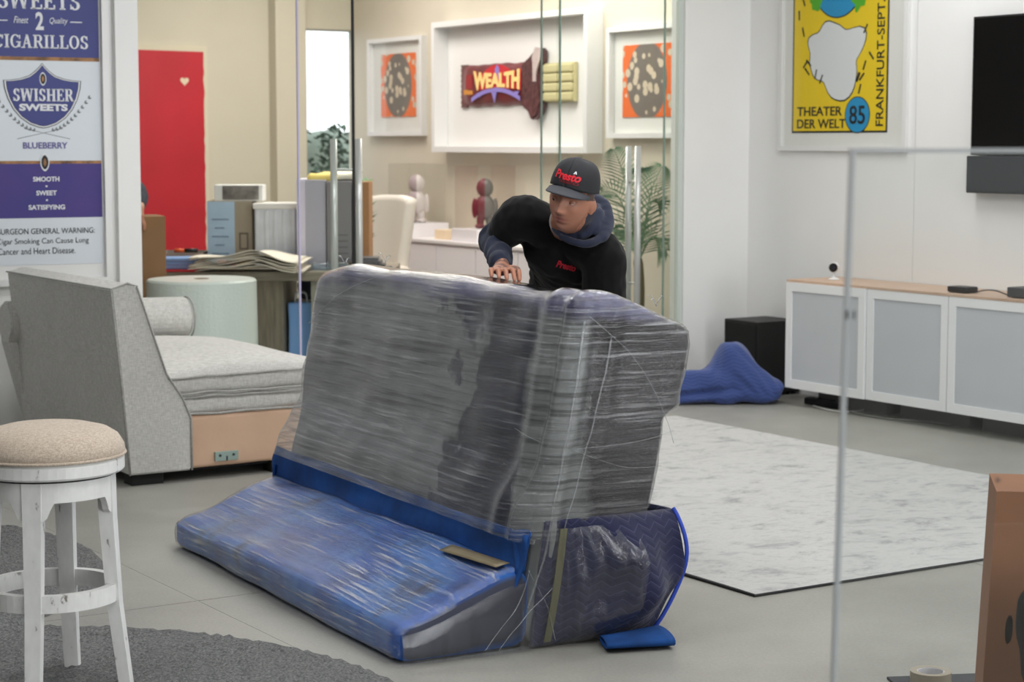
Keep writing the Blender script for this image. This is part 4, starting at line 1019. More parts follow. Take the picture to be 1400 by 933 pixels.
serif('SWISHER', 61, -38, 130, 22, WHITE_INK); serif('SWEETS', 58, 1, 112, 23, WHITE_INK)
sans('2', 58, 29, 11, 24, WHITE_INK, 0.03); sans('Finest', 33, 28, 20, 9, WHITE_INK, 0.004, shear=0.35); sans('Quality', 84, 29, 25, 10, WHITE_INK, 0.0, shear=0.3)
for px in (7, 108): box('rule', (X(px - 8), X(px + 8), d - 0.001, d, Zp(30), Zp(28.6)), WHITE_INK, pp)
serif('CIGARILLOS', 60, 57, 128, 18, WHITE_INK)
# shield
def shield(sc_):
    R_ = [(0, 46), (4, 41), (10, 35), (18, 29), (30, 25), (42, 23), (53, 22.5), (52, 12), (48, -2), (41, -16), (31, -28), (18, -37), (6, -41), (0, -42)]
    pts = [(x * sc_, z * sc_ - (1 - sc_) * 0) for x, z in R_] + [(-x * sc_, z * sc_) for x, z in R_[-2:0:-1]]
    return [(X(60) + x * k_, Zp(133) + z * k_) for x, z in pts]
for sc_, m, dd in ((1.0, BLACK_INK, 0.0), (0.975, WHITE_INK, 0.0006), (0.935, BLACK_INK, 0.0012), (0.92, NAVY_INK, 0.0018)):
    obj('shield', prism_me(shield(sc_), d - 0.001 - dd, d - dd, 'y'), m, pp)
d_s = d; d = d - 0.0026
serif('SWISHER', 60.5, 130, 82, 17, WHITE_INK, 0.2); sans('SWEETS', 60.5, 147, 66, 9.5, WHITE_INK, 0.045)
def lens(px, py, w, h, m, dd):
    pts = [(X(px) + w * k_ * sin(t) * abs(sin(t)) ** 0.2, Zp(py) + h * k_ * cos(t)) for t in [2 * pi * i / 24 for i in range(24)]]
    obj('emblem', prism_me(pts, d - 0.001 - dd, d - dd, 'y'), m, pp)
for py, s_ in ((108, 1.0), (222, 1.35)):
    lens(60.5, py, 4.6 * s_, 9 * s_, WHITE_INK, 0); lens(60.5, py, 3.6 * s_, 7.2 * s_, BLACK_INK, 0.0006); lens(60.5, py, 1.6 * s_, 4 * s_, MATS['bronze_rule'], 0.0012)
d = d_s
LEAF = mat('laurel_grey', (120, 124, 128), 0.6)
for sgn in (-1, 1):
    for k in range(11):
        t = k / 10; px, py = 60 + sgn * (12 + 50 * t), 180 - 46 * t ** 1.6
        for side in (-1, 1):
            ang = sgn * (0.55 + 0.5 * t) + side * 0.45
            pts = [(X(px) + k_ * (5.5 * q * sin(ang) + 1.3 * sin(q * pi) * r_ * cos(ang)), Zp(py) + k_ * (5.5 * q * cos(ang) - 1.3 * sin(q * pi) * r_ * sin(ang))) for q, r_ in ((0, 0), (0.5, 1), (1, 0), (0.5, -1))]
            obj('laurel_leaf', prism_me(pts, d - 0.0006, d, 'y'), LEAF, pp)
    tube('laurel_stem', [(X(60 + sgn * 26), d, Zp(176)), (X(60 - sgn * 36), d, Zp(190))], 0.0012, LEAF, pp, 4)
VIO = mat('violet_ink', (92, 84, 150), 0.5)
sans('BLUEBERRY', 62, 199, 61, 8.5, VIO, 0.02)
for s_, py, w in (('SMOOTH', 245, 36), ('SWEET', 264, 28), ('SATISFYING', 283.5, 50)): sans(s_, 62, py, w, 6.6, WHITE_INK, 0.03)
for py in (255, 274): box('bullet', (X(61), X(63.4), d - 0.0012, d, Zp(py + 1), Zp(py - 1.4)), WHITE_INK, pp)
sans('SURGEON GENERAL WARNING:', 61, 316, 133, 7.5, BLACK_INK, -0.004)
sans('Cigar Smoking Can Cause Lung', 56, 330.5, 126, 9.5, BLACK_INK, -0.008)
sans('Cancer and Heart Disease.', 47, 343, 106, 8.5, BLACK_INK, -0.008)

# ================================================================== FOREGROUND RIGHT
# glass screen
gp0 = P(1167, 208, 2.7); gb = FL(1138, 960)
gs = thing('glass_screen', 'frameless clear glass screen with polished edge standing before the rug', 'glass panel', (gp0.x, 2.7, 0), radians(4))
hs = gp0.z
GLS = glass('screen_glass', (0.955, 0.965, 0.965), 0.8)
tilt = -0.018
def lean_box(name, x0, x1, y0, y1, z0, z1, m):
    bm = bmesh.new(); vs_ = bm_box(bm, x0, x1, y0, y1, z0, z1)
    for v in vs_: v.co.x += (v.co.z - hs) * -tilt * (1 if v.co.x < 0.5 else 0)
    return obj(name, bm_mesh(bm), m, gs)
lean_box('pane', 0.0, 1.7, -0.006, 0.006, 0.0, hs, GLS)
EDG = mat('polished_glass_edge', (172, 176, 178), 0.3)
lean_box('polished_edge', -0.005, 0.001, -0.007, 0.007, 0.0, hs, EDG)
box('top_edge', (-0.005, 1.7, -0.007, 0.007, hs - 0.001, hs + 0.005), EDG, gs)
for dx in (0.0, 0.012):
    z = P(1160 + dx, 430, 2.7).z; box('marker_smudge', (0.0, 0.0022, -0.009, -0.006, z - 0.006, z + 0.006), BLACK_INK, gs, 0, (-0.008 + dx * 0.8, 0, 0), (0, 0, 0))
pd = P(1366, 658, 2.7); box('bolt_cap', (-0.003, 0.003, -0.010, -0.004, -0.003, 0.003), BLACK, gs, 0.003, (pd.x - gp0.x, 0, pd.z))
box('floor_clamp', (0.15, 1.7, -0.025, 0.025, 0.0, 0.035), STEEL, gs)

# tall cardboard carton
pbx = P(1330, 933, 4.9); ptx = P(1352, 672, 4.9)
cbx = thing('cardboard_box', 'tall brown cardboard carton with a hand hole beside the glass screen', 'box', (pbx.x + 0.015, 4.9, 0), radians(-10))
CARD2 = mat('warm_cardboard', (134, 90, 60), 0.85, var=0.05, vscale=6)
hx = ptx.z
def carton(x0, x1, y0, y1, z0, z1):
    bm = bmesh.new(); vs_ = bm_box(bm, x0, x1, y0, y1, z0, z1)
    for v in vs_: v.co.x += v.co.z * 0.045
    return bm_mesh(bm)
# hollow carton; the hand hole is cut through its front board
hh = P(1373, 860, 4.9); hxl = hh.x - (pbx.x + 0.015) - hh.z * 0.045 + 0.01
bm = bmesh.new(); TK = 0.006
for d_ in ((0, TK, 0, 0.28, 0, hx), (0.5 - TK, 0.5, 0, 0.28, 0, hx), (TK, 0.5 - TK, 0.28 - TK, 0.28, 0, hx), (TK, 0.5 - TK, TK, 0.28 - TK, 0, TK), (TK, 0.5 - TK, TK, 0.28 - TK, hx - TK, hx)): bm_box(bm, *d_)
nh = 24; oval = [(hxl + 0.010 * cos(2 * pi * k / nh), hh.z + 0.038 * sin(2 * pi * k / nh)) for k in range(nh)]
for yy in (0.0, TK):
    ring = [bm.verts.new((x, yy, z)) for x, z in oval]
    # rim points on the board's outline, one per hole point, joined to the hole by quads
    out_ = []
    for k in range(nh):
        a_ = 2 * pi * k / nh; dx_, dz_ = cos(a_), sin(a_); t_ = 1e9
        if dx_ > 1e-6: t_ = min(t_, (0.5 - TK - hxl) / dx_)
        if dx_ < -1e-6: t_ = min(t_, (TK - hxl) / dx_)
        if dz_ > 1e-6: t_ = min(t_, (hx - hh.z) / dz_)
        if dz_ < -1e-6: t_ = min(t_, (0 - hh.z) / dz_)
        out_.append(bm.verts.new((hxl + t_ * dx_, yy, hh.z + t_ * dz_)))
    cs_ = [(TK, 0), (0.5 - TK, 0), (0.5 - TK, hx), (TK, hx)]
    for k in range(nh):
        p, q = out_[k], out_[(k + 1) % nh]; bm.faces.new((ring[k], ring[(k + 1) % nh], q, p))
        if abs(p.co.x - q.co.x) > 1e-5 and abs(p.co.z - q.co.z) > 1e-5:
            for cx_, cz_ in cs_:
                if (abs(p.co.x - cx_) < 1e-5 and abs(q.co.z - cz_) < 1e-5) or (abs(q.co.x - cx_) < 1e-5 and abs(p.co.z - cz_) < 1e-5): bm.faces.new((p, q, bm.verts.new((cx_, yy, cz_))))
    if yy == 0.0: ring0 = ring
for k in range(nh): bm.faces.new((ring0[k], ring0[(k + 1) % nh], ring[(k + 1) % nh], ring[k]))
for v in bm.verts: v.co.x += v.co.z * 0.045
obj('body', bm_mesh(bm), CARD2, cbx)
# dark bag slumped against the carton
bgp = P(1402, 910, 4.55)
def bagfn(p, n):
    q = p + n * (0.03 * nz(p, 6, 2) + 0.015 * nz(p, 14, 4)); q.x += 0.05 * (0.4 - p.z); return q
bg = thing('duffel_bag', 'black and white soft bag slumped against the cardboard carton', 'bag', (P(1404, 860, 4.5).x + 0.035, 4.5, 0), 0)
obj('body', rbox_me(0.3, 0.25, 0.56, 0.07, 0.03, 3, bagfn), mat('bag_black', (9, 9, 10), 0.9, spec=0.15), bg, smooth=True)
def stripe(a, b): return (0.0 - 0.01 + 0.10 * b * 0.4, 0.02 + 0.02 * a, 0.02 + 0.3 * a + 0.03 * b)
tube('white_strap', spline([(0.03, -0.01, 0.02), (0.0, -0.005, 0.14), (0.03, 0.0, 0.34), (0.1, 0.02, 0.50)], 6), 0.014, mat('strap_white', (190, 190, 188), 0.8), bg, 8, flat=0.5)
# tape roll on a dark mat
tpz = FL(1272, 943)
trl = thing('tape_roll', 'roll of tan packing tape lying flat on the dark mat', 'tape', tpz + Vector((0, 0, 0.008)), 0)
obj('tape', lathe_me([(0.040, 0), (0.060, 0), (0.060, 0.048), (0.040, 0.048), (0.040, 0)], 40, caps=False), mat('tape_tan_roll', (150, 140, 122), 0.35), trl)
obj('core', lathe_me([(0.037, 0), (0.0405, 0), (0.0405, 0.047), (0.037, 0.047), (0.037, 0)], 40, caps=False), mat('tape_core_white', (206, 204, 206), 0.7), trl)
m0 = FL(1215, 933); dm = obj('floor_mat', box_me(-0.0, 0.62, -1.0, 0.0, 0.0, 0.008), mat('dark_mat', (58, 60, 64), 0.9, var=0.15, vscale=60), None, (m0.x, m0.y + 0.03, 0), (0, 0, radians(8)))
tag(dm, 'dark grey floor mat under the tape roll and carton', 'mat')

# ================================================================== OFFICE BEHIND THE GLASS
# --- pictures on the long wall
def wall_frame(name, label, px0, px1, pyb, pyt, depth, rail, back):
    a0, z0 = RWALL.hit(px0, pyb, depth); a1, _ = RWALL.hit(px1, pyb, depth); _, z1 = RWALL.hit((px0 + px1) / 2, pyt, depth)
    t = thing(name, label, 'picture', RWALL.pt((a0 + a1) / 2, z0), RWALL.ang)
    w, h = a1 - a0, z1 - z0
    obj('frame', frame_me(w, h, rail, -depth, 0.0), FRAMEW, t)
    box('backing', (-w / 2 + 0.01, w / 2 - 0.01, -0.012, 0, 0.01, h - 0.01), back, t)
    return t, w, h
def floral():
    """generic print: cream blotches over orange with a grey oval"""
    m, nt, b = nt_new('orange_grey_print'); N = nt.nodes; L = nt.links
    tc = N.new('ShaderNodeTexCoord')
    v = N.new('ShaderNodeTexVoronoi'); v.inputs['Scale'].default_value = 13; L.new(tc.outputs['Object'], v.inputs['Vector'])
    r = N.new('ShaderNodeMapRange'); L.new(v.outputs['Distance'], r.inputs[0]); r.inputs[1].default_value = 0.36; r.inputs[2].default_value = 0.42
    gr = N.new('ShaderNodeVectorMath'); gr.operation = 'MULTIPLY'; gr.inputs[1].default_value = (4.2, 0, 3.6); L.new(tc.outputs['Object'], gr.inputs[0])
    ln = N.new('ShaderNodeVectorMath'); ln.operation = 'LENGTH'; L.new(gr.outputs[0], ln.inputs[0])
    r2 = N.new('ShaderNodeMapRange'); L.new(ln.outputs['Value'], r2.inputs[0]); r2.inputs[1].default_value = 0.95; r2.inputs[2].default_value = 1.02
    m1 = N.new('ShaderNodeMix'); m1.data_type = 'RGBA'; L.new(r2.outputs[0], m1.inputs[0]); m1.inputs[6].default_value = rgb(120, 112, 106); m1.inputs[7].default_value = rgb(240, 112, 44)
    m2 = N.new('ShaderNodeMix'); m2.data_type = 'RGBA'; L.new(r.outputs[0], m2.inputs[0]); m2.inputs[6].default_value = rgb(214, 198, 176); L.new(m1.outputs[2], m2.inputs[7])
    L.new(m2.outputs[2], b.inputs['Base Color']); b.inputs['Roughness'].default_value = 0.6
    return m
FLO = floral()
def print_pic(label, px0, px1, pyb, pyt, ix0, ix1, iyb, iyt):
    t, w, h = wall_frame('framed_print', label, px0, px1, pyb, pyt, 0.06, 0.035, PAPERW)
    sx = w / (px1 - px0); sz = h / (pyb - pyt); cx = (px0 + px1) / 2
    wd = (ix1 - ix0) * sx; hd_ = (iyb - iyt) * sz
    o = box('print', (-wd / 2, wd / 2, -0.004, 0.0, -hd_ / 2, hd_ / 2), FLO, t, 0, (((ix0 + ix1) / 2 - cx) * sx, -0.014, (pyb - (iyb + iyt) / 2) * sz))
    box('picture_glass', (-w / 2 + 0.03, w / 2 - 0.03, -0.052, -0.049, 0.03, h - 0.03), GLASSP, t)
print_pic('framed orange and grey print beside the glass door edge', 502, 576, 186, 51, 516, 563, 160, 73)
print_pic('framed orange and grey print behind the palm fronds', 828, 926, 189, 34, 845, 912, 160, 60)

t, w, h = wall_frame('shadow_box', 'large white shadow box holding a giant torn chocolate bar', 590, 802, 208, 20, 0.14, 0.045, PAPERW)
sx = w / 212.0; sz = h / 188.0
X2 = lambda px: (px - 696) * sx
Z2 = lambda py: (208 - py) * sz
BROWN = ramp_noise('chocolate_wrapper', [(0.3, (84, 30, 36)), (0.7, (120, 44, 48))], 5, 3, rough=0.35)
def wrapfn(a, b):
    x = X2(620) + (X2(728) - X2(620)) * a; bulge_ = sin(pi * b) ** 0.5 * (0.35 + 0.65 * sm(0, 0.12, a))
    return (x, -0.02 - 0.055 * bulge_, Z2(143) + (Z2(84) - Z2(143)) * b + 0.012 * nz((a * 8, b * 3, 0)))
wr_ = obj('wrapper', grid_me(40, 20, wrapfn), BROWN, t, smooth=True)
pts = []
for k in range(17): pts.append((X2(617) + (0.012 if k % 2 else 0.0), Z2(144) + (Z2(83) - Z2(144)) * k / 16))
obj('crimped_end', prism_me(pts + [(X2(627), Z2(83)), (X2(627), Z2(144))], -0.03, -0.018, 'y'), mat('wrapper_crimp', (98, 66, 66), 0.35), t)
tp_ = [(712, 87), (722, 78), (731, 66), (737, 68), (737, 84), (733, 100), (735, 118), (737, 140), (732, 158), (724, 164), (720, 152), (712, 145)]
obj('torn_end', prism_me([(X2(a), Z2(b)) for a, b in tp_], -0.095, -0.02, 'y', 0.012), mat('torn_wrapper', (82, 52, 54), 0.3, var=0.4, vscale=22, bump=0.6, bscale=30), t)
fp_ = [(727, 78), (731, 66), (737, 67), (736, 84), (732, 100), (732, 112), (728, 112), (728, 96)]
obj('foil_lining', prism_me([(X2(a), Z2(b)) for a, b in fp_], -0.101, -0.09, 'y'), mat('silver_foil', (216, 206, 204), 0.25, metal=0.4, bump=0.5, bscale=40), t)
GOLD = mat('gold_chocolate', (202, 194, 148), 0.4)
for i in range(2):
    for j in range(4):
        x_a = X2(736) + (X2(773) - X2(736)) * i / 2; x_b = X2(736) + (X2(773) - X2(736)) * (i + 1) / 2
        z_a = Z2(139) + (Z2(89) - Z2(139)) * j / 4; z_b = Z2(139) + (Z2(89) - Z2(139)) * (j + 1) / 4
        box('chocolate_square', (x_a + 0.004, x_b - 0.004, -0.07, -0.03, z_a + 0.003, z_b - 0.003), GOLD, t, 0.014)
box('chocolate_slab', (X2(734), X2(774), -0.045, -0.018, Z2(140), Z2(88)), GOLD, t)
CREAM = mat('wealth_cream', (246, 214, 140), 0.5); LILAC = mat('wealth_lilac', (140, 128, 200), 0.5); REDI = mat('wealth_red', (196, 40, 50), 0.5)
# arched sunburst, ribbon and lettering
pts = [(X2(677) + (X2(704) - X2(677)) * cos(q), Z2(120) + (Z2(86) - Z2(120)) * sin(q)) for q in [pi * i / 16 for i in range(17)]]
obj('arch', prism_me(pts, -0.079, -0.076, 'y'), REDI, t)
obj('arch_ray', prism_me([(X2(674), Z2(92)), (X2(677), Z2(85.5)), (X2(680), Z2(92)), (X2(679), Z2(110)), (X2(675), Z2(110))], -0.081, -0.078, 'y'), LILAC, t)
def arc_text(me, cx, amp, half):
    for v in me.vertices: v.co.y += amp * (1 - (v.co.x / half) ** 2)
o = fit_text('lettering', 'WEALTH', (X2(708) - X2(644)), (Z2(93) - Z2(121)), CREAM, t, (X2(676), -0.083, Z2(107.5)), bold=0.05)
for v in o.data.vertices:
    k = v.co.x / (0.5 * (X2(708) - X2(644))); v.co.y *= 0.72 + 0.32 * k * k; v.co.z *= 3
o2 = fit_text('lettering', 'WEALTH', (X2(708) - X2(644)) * 1.03, (Z2(93) - Z2(121)) * 1.04, REDI, t, (X2(676.7), -0.081, Z2(107.9)), bold=0.075)
for v in o2.data.vertices:
    k = v.co.x / (0.5 * (X2(708) - X2(644))); v.co.y *= 0.72 + 0.32 * k * k
def rib(a, b): 
    x = X2(640) + (X2(708) - X2(640)) * a; c = 1 - (2 * a - 1) ** 2
    return (x, -0.080, Z2(137) + 0.075 * c + (Z2(0) - Z2(6)) * b)
obj('ribbon', grid_me(24, 2, rib, thick=0.002), LILAC, t)
for px, l in ((651, 5), (672, 13), (703, 4)): obj('ribbon_ray', prism_me([(X2(px - 3), Z2(124)), (X2(px + 4), Z2(124)), (X2(px + 1), Z2(126 + l))], -0.0795, -0.0775, 'y'), LILAC, t)
box('price_flash', (X2(713), X2(718), -0.080, -0.074, Z2(131), Z2(116)), mat('flash_white', (226, 214, 212), 0.5), t)
box('side_text_block', (X2(632), X2(641), -0.0765, -0.072, Z2(118), Z2(98)), mat('wrapper_red', (150, 38, 44), 0.5), t)
box('weight_flash', (X2(628), X2(641), -0.0735, -0.066, Z2(126), Z2(119)), mat('wrapper_gold', (206, 140, 62), 0.5), t)

# --- red picture on the back wall
a1r, z1r = BK.hit(283, 63, 0.03); a0r = a1r - 1.35; z0r = BK.hit(283, 352, 0.03)[1]
rd = thing('red_painting', 'tall red painting with white deckled border and a small heart', 'picture', BK.pt((a0r + a1r) / 2, z0r), BK.ang)
rw = a1r - a0r; rh = z1r - z0r
box('sheet', (-rw / 2, rw / 2, -0.03, 0.0, 0, rh), mat('deckle_paper', (222, 212, 190), 0.8), rd)
rnd = random.Random(11)
pr_ = [(-rw / 2 + 0.04, 0.02)] + [(rw / 2 - 0.035 + 0.012 * noise.noise(Vector((k * 0.9, 0, 0))), 0.02 + (rh - 0.07) * k / 30) for k in range(31)] + [(-rw / 2 + 0.04, rh - 0.04)]
obj('red_field', prism_me(pr_, -0.033, -0.029, 'y'), ramp_noise('painting_red', [(0.3, (184, 16, 36)), (0.7, (202, 26, 46))], 2, 3, rough=0.45), rd)
xh = BK.hit(252, 110, 0.03)[0] - (a0r + a1r) / 2; zh = BK.hit(252, 111, 0.03)[1] - z0r
hp = [(xh + 0.0024 * 16 * sin(q) ** 3, zh + 0.0024 * (13 * cos(q) - 5 * cos(2*q) - 2 * cos(3*q) - cos(4*q))) for q in [2 * pi * i / 28 for i in range(28)]]
obj('heart', prism_me(hp, -0.036, -0.032, 'y'), mat('heart_cream', (232, 214, 186), 0.7), rd)

# --- desk
OAK = ramp_noise('grey_oak', [(0.3, (96, 88, 74)), (0.55, (126, 117, 99)), (0.75, (146, 137, 118))], 5, 6, (10, 10, 0.8), 0.65)
OAKT = ramp_noise('grey_oak_top', [(0.3, (120, 112, 98)), (0.7, (156, 148, 132))], 5, 6, (0.8, 10, 10), 0.55)
DK = P(368, 372, 12.95)
dx0 = P(236, 370, 12.95).x; dx1 = P(536, 350, 13.0).x
DT = DK.z
dsk = thing('desk', 'grey oak desk on thick slab legs loaded with packing things', 'desk', (0, 12.95, 0), 0)
xl = P(350, 400, 12.95).x; xr = P(386, 400, 12.95).x
box('desktop', (dx0 - 0.4, dx1, 0.0, 1.0, DT - 0.06, DT), OAKT, dsk, 0.004)
box('slab_leg', (xl, xr, 0.02, 0.9, 0, DT - 0.06), OAK, dsk, 0.004)
box('slab_leg', (dx0 - 0.35, dx0 - 0.18, 0.02, 0.9, 0, DT - 0.06), OAK, dsk, 0.004)
xr2 = P(425, 400, 13).x
box('modesty_panel', (xr2, dx1 - 0.02, 0.06, 0.10, 0.02, DT - 0.06), mat('panel_grey_oak', (150, 146, 134), 0.6, var=0.05, vscale=6), dsk)
zoff = DT
def on_desk(px, dy): return P(px, 300, 12.95 + dy).x
# packing paper stack, wavy
def paper(a, b, k=0):
    x0_, x1_ = on_desk(266, 0.0), on_desk(412, 0.0)
    x = x0_ + (x1_ - x0_) * a; y = -0.16 + 0.44 * b
    z = 0.004 + 0.055 * exp(-((a - 0.62) / 0.2) ** 2) * (1 - 0.4 * b) - 0.05 * sm(0.4, 0.0, a) * 0 + 0.02 * sin(a * 5 + b * 2) * (1 - b)
    return (x + 0.03 * b, y, z)
pk_ = thing('packing_paper', 'wavy stack of cream packing paper hanging over the desk edge', 'paper', (0, 12.95, DT), 0)
PAP = mat('cream_packing_paper', (230, 221, 206), 0.8, var=0.03, vscale=4)
for k in range(9):
    def pf(a, b, k=k):
        p = paper(a, b); r_ = random.Random(k).uniform(-0.03, 0.03)
        return (p[0] + r_, p[1] + r_ * 0.8 - 0.012 * (k % 3), p[2] * (0.72 + 0.03 * k) + 0.010 * k + 0.012 + 0.006 * sin(a * 9 + k))
    obj('sheet', grid_me(26, 8, pf, thick=0.004), PAP, pk_, smooth=True)

def carton2(name, label, px0, px1, pyb, pyt, Y, depth, m, cat='box', rz=0.0, group=None, base=None, flaps=True, tapem=None):
    x0_, x1_ = P(px0, pyb, Y).x, P(px1, pyb, Y).x; z0_ = P(px0, pyb, Y).z if base is None else base; z1_ = P(px0, pyt, Y).z
    t = thing(name, label, cat, ((x0_ + x1_) / 2, Y, z0_), rz, group)
    w = (x1_ - x0_) / 2; h = z1_ - z0_
    box('body', (-w, w, 0, depth, 0, h), m, t, 0.003)
    if flaps: box('top_seam', (-w + 0.004, w - 0.004, depth * 0.47, depth * 0.53, h - 0.001, h + 0.002), tapem or TAPE, t)
    return t, w, h
PALEBLUE = mat('pale_blue_print', (176, 200, 222), 0.6, var=0.05, vscale=8)
GREYB = mat('grey_box_board', (156, 152, 146), 0.75, var=0.04, vscale=6)
LIL = mat('lilac_grey_board', (180, 178, 190), 0.6)
t, w, h = carton2('shipping_box', 'taupe carton with pale blue printed front on the desk', 284, 345, 332, 275, 13.5, 0.3, mat('taupe_card', (162, 150, 132), 0.8), base=DT)
box('printed_label', (-w - 0.001, w * 0.22, -0.003, 0.0, 0.01, h - 0.004), PALEBLUE, t)
for k in range(5): box('print_line', (-w * 0.8 + 0.02 * (k % 2), -w * 0.05 - 0.03 * (k % 2), -0.005, -0.002, h * (0.2 + 0.13 * k) - 0.004, h * (0.2 + 0.13 * k) + 0.004), mat('print_slate', (110, 132, 158), 0.6), t)
obj('print_square', frame_me(w * 0.42, h * 0.26, 0.012, -0.004, 0.0, h * 0.26), mat('print_brown', (112, 100, 86), 0.7), t, (w * 0.62, 0, 0))
t2, w2, h2 = carton2('appliance_box', 'small white box with a dark picture lying on the taupe carton', 293, 359, 275, 253, 13.52, 0.2, PAPERW, base=DT + h, flaps=False)
box('picture_panel', (-w2 * 0.66, w2 * 0.85, -0.003, 0, 0.008, h2 - 0.006), ramp_noise('box_photo', [(0.3, (60, 56, 52)), (0.6, (150, 144, 138))], 6, 4), t2)
# clear plastic tub of bubble wrap
x0_ = P(346, 330, 13.4).x; x1_ = P(407, 330, 13.4).x
tb = thing('storage_tub', 'white lidded plastic tub next to the printed carton', 'tub', ((x0_ + x1_) / 2, 13.4, DT), 0)
wt = (x1_ - x0_) / 2; htb = P(350, 284, 13.4).z - DT
PLW = mat('white_plastic', (214, 216, 222), 0.25, var=0.06, vscale=10)
box('body', (-wt * 0.94, wt * 0.94, 0.01, 0.3, 0, htb), PLW, tb, 0.02, seg=3); box('lid', (-wt, wt, 0, 0.31, htb - 0.01, htb + 0.03), mat('lid_white', (230, 226, 222), 0.4), tb, 0.008)
for k in range(5): box('rib', (-wt * 0.8 + k * wt * 0.4 - 0.012, -wt * 0.8 + k * wt * 0.4 + 0.012, 0.002, 0.012, 0.01, htb - 0.02), PLW, tb, 0.004)
# tall boxes: file boxes standing on the desk
carton2('file_box', 'lilac-white box standing against the glass edge on the desk', 406, 418, 335, 245, 13.3, 0.34, mat('lilac_white', (222, 216, 232), 0.5), base=DT, flaps=False)
carton2('file_box', 'pale lilac-grey box on the desk under the yellow bag', 418, 446, 335, 246, 13.3, 0.34, LIL, base=DT)
t, w, h = carton2('file_box', 'mid grey box on the desk behind the steel door pulls', 447, 481, 335, 248, 13.28, 0.34, mat('mid_grey_board', (132, 130, 132), 0.7), base=DT)
for k in range(5): box('print_line', (-w * 0.3, w * 0.7, -0.002, 0.001, h * (0.1 + 0.07 * k), h * (0.1 + 0.07 * k) + 0.008), mat('print_dim', (104, 102, 104), 0.7), t)
carton2('file_box', 'brown carton on the desk by the white chair', 484, 505, 335, 249, 13.28, 0.34, CARD, base=DT)
# yellow bag on top
yb = P(440, 246, 13.45)
def bagf(p, n): return p + n * (0.02 * nz(p, 9, 2))
by_ = thing('yellow_bag', 'crumpled yellow and white bag lying on the grey boxes', 'bag', (P(421, 246, 13.35).x, 13.35, P(440, 248, 13.45).z - 0.004), 0)
obj('body', rbox_me(0.20, 0.2, 0.06, 0.028, 0.03, 3, bagf), mat('bag_yellow', (226, 204, 112), 0.6), by_, smooth=True)
obj('white_end', rbox_me(0.16, 0.2, 0.06, 0.028, 0.03, 3, lambda p, n: p + n * (0.02 * nz(p, 9, 7)) + Vector((0.18, 0.01, 0.01))), mat('bag_cream', (226, 222, 206), 0.6), by_, smooth=True)
# books / laptops stack at the desk end
for k, (pa_, pb_, py) in enumerate(((488, 533, 349), (486, 526, 345), (484, 520, 341), (488, 517, 336))):
    xa_, xb_ = P(pa_, py, 13.05).x, P(pb_, py, 13.05).x
    lp = thing('laptop', ['charcoal laptop at the bottom of the pile on the desk end', 'charcoal laptop second from the bottom of the pile on the desk end', 'grey laptop third in the pile on the desk end', 'slim grey laptop on top of the pile on the desk end'][k], 'laptop', ((xa_ + xb_) / 2, 13.02 + 0.01 * k, DT + 0.022 * k), 0.03 * (k % 2), 'laptops piled on the desk end')
    wl = (xb_ - xa_) / 2; mm = mat('laptop_dark', (56, 54, 56), 0.4) if k < 2 else mat('laptop_grey', (96, 96, 98), 0.4)
    box('base', (-wl, wl, 0, 0.24, 0.0005, 0.011), mm, lp, 0.003); box('lid', (-wl, wl, 0.002, 0.24, 0.0115, 0.0215), mm, lp, 0.003)
# bubble-wrap bits and dark roll near the tub
dr_ = tag(tube('dark_roll', [(P(382, 331, 13.35).x, 13.35, DT + 0.033), (P(403, 333, 13.35).x, 13.35, DT + 0.033)], 0.034, mat('navy_roll', (44, 52, 74), 0.6), None, 14), 'short navy roll lying on the desk by the tub', 'roll')
def bubb(p, n): return p + n * (0.012 * nz(p, 16, 2))
ob = obj('bubble_wrap_sheet', rbox_me(0.25, 0.16, 0.05, 0.02, 0.02, 3, bubb), glass('bubble_plastic', (0.80, 0.88, 0.92), 2.0, 0.2), None, (P(426, 336, 13.06).x, 13.04, DT + 0.004), smooth=True)
tag(ob, 'crumpled clear plastic sheet on the desk before the grey boxes', 'plastic sheet')
# left end of the desk: flat folders, marker, coloured pads
ob = thing('blue_folders', 'pale blue folded cloth pile at the desk end by the brown carton', 'cloth', (P(240, 350, 12.99).x, 12.99, DT), 0)
for k in range(3): obj('folded_layer', rbox_me(0.30, 0.24, 0.03, 0.012, 0.05, 3, lambda p, n, k=k: Vector((p.x - 0.18, p.y, p.z + 0.024 * k)) + n * 0.004 * nz(p, 9, k)), mat('light_blue_cloth', (128, 158, 206), 0.8), ob, smooth=True)
rp = tag(box('red_folder', (-0.12, 0.1, -0.03, 0.2, 0, 0.012), mat('folder_red', (200, 30, 46), 0.5), None, 0.002, (P(248, 366, 12.93).x, 12.97, DT)), 'flat red folder under the blue cloth pile', 'folder')
ob.location.z += 0.012
wr2 = thing('grey_carton_tray', 'low grey tray on the desk under the red painting', 'tray', (P(258, 335, 13.5).x, 13.45, DT), 0)
box('base', (-0.2, 0.10, 0, 0.3, 0, 0.01), GREYB, wr2); box('front_wall', (-0.2, 0.10, 0, 0.01, 0.008, 0.10), mat('tray_taupe', (170, 150, 142), 0.7), wr2); box('back_wall', (-0.2, 0.10, 0.29, 0.3, 0.008, 0.10), GREYB, wr2)
for x in (-0.2, 0.09): box('side_wall', (x, x + 0.01, 0.01, 0.29, 0.008, 0.10), GREYB, wr2)
mk = thing('marker_pen', 'orange and black marker lying across the grey tray', 'pen', (P(252, 328, 13.45).x, 13.455, DT + 0.100), 0)
tube('barrel', [(-0.07, 0, 0.014), (0.0, 0, 0.014)], 0.014, mat('marker_orange', (226, 96, 44), 0.5), mk, 12); tube('cap', [(0.0, 0, 0.014), (0.09, 0, 0.014)], 0.0145, BLACK, mk, 12)
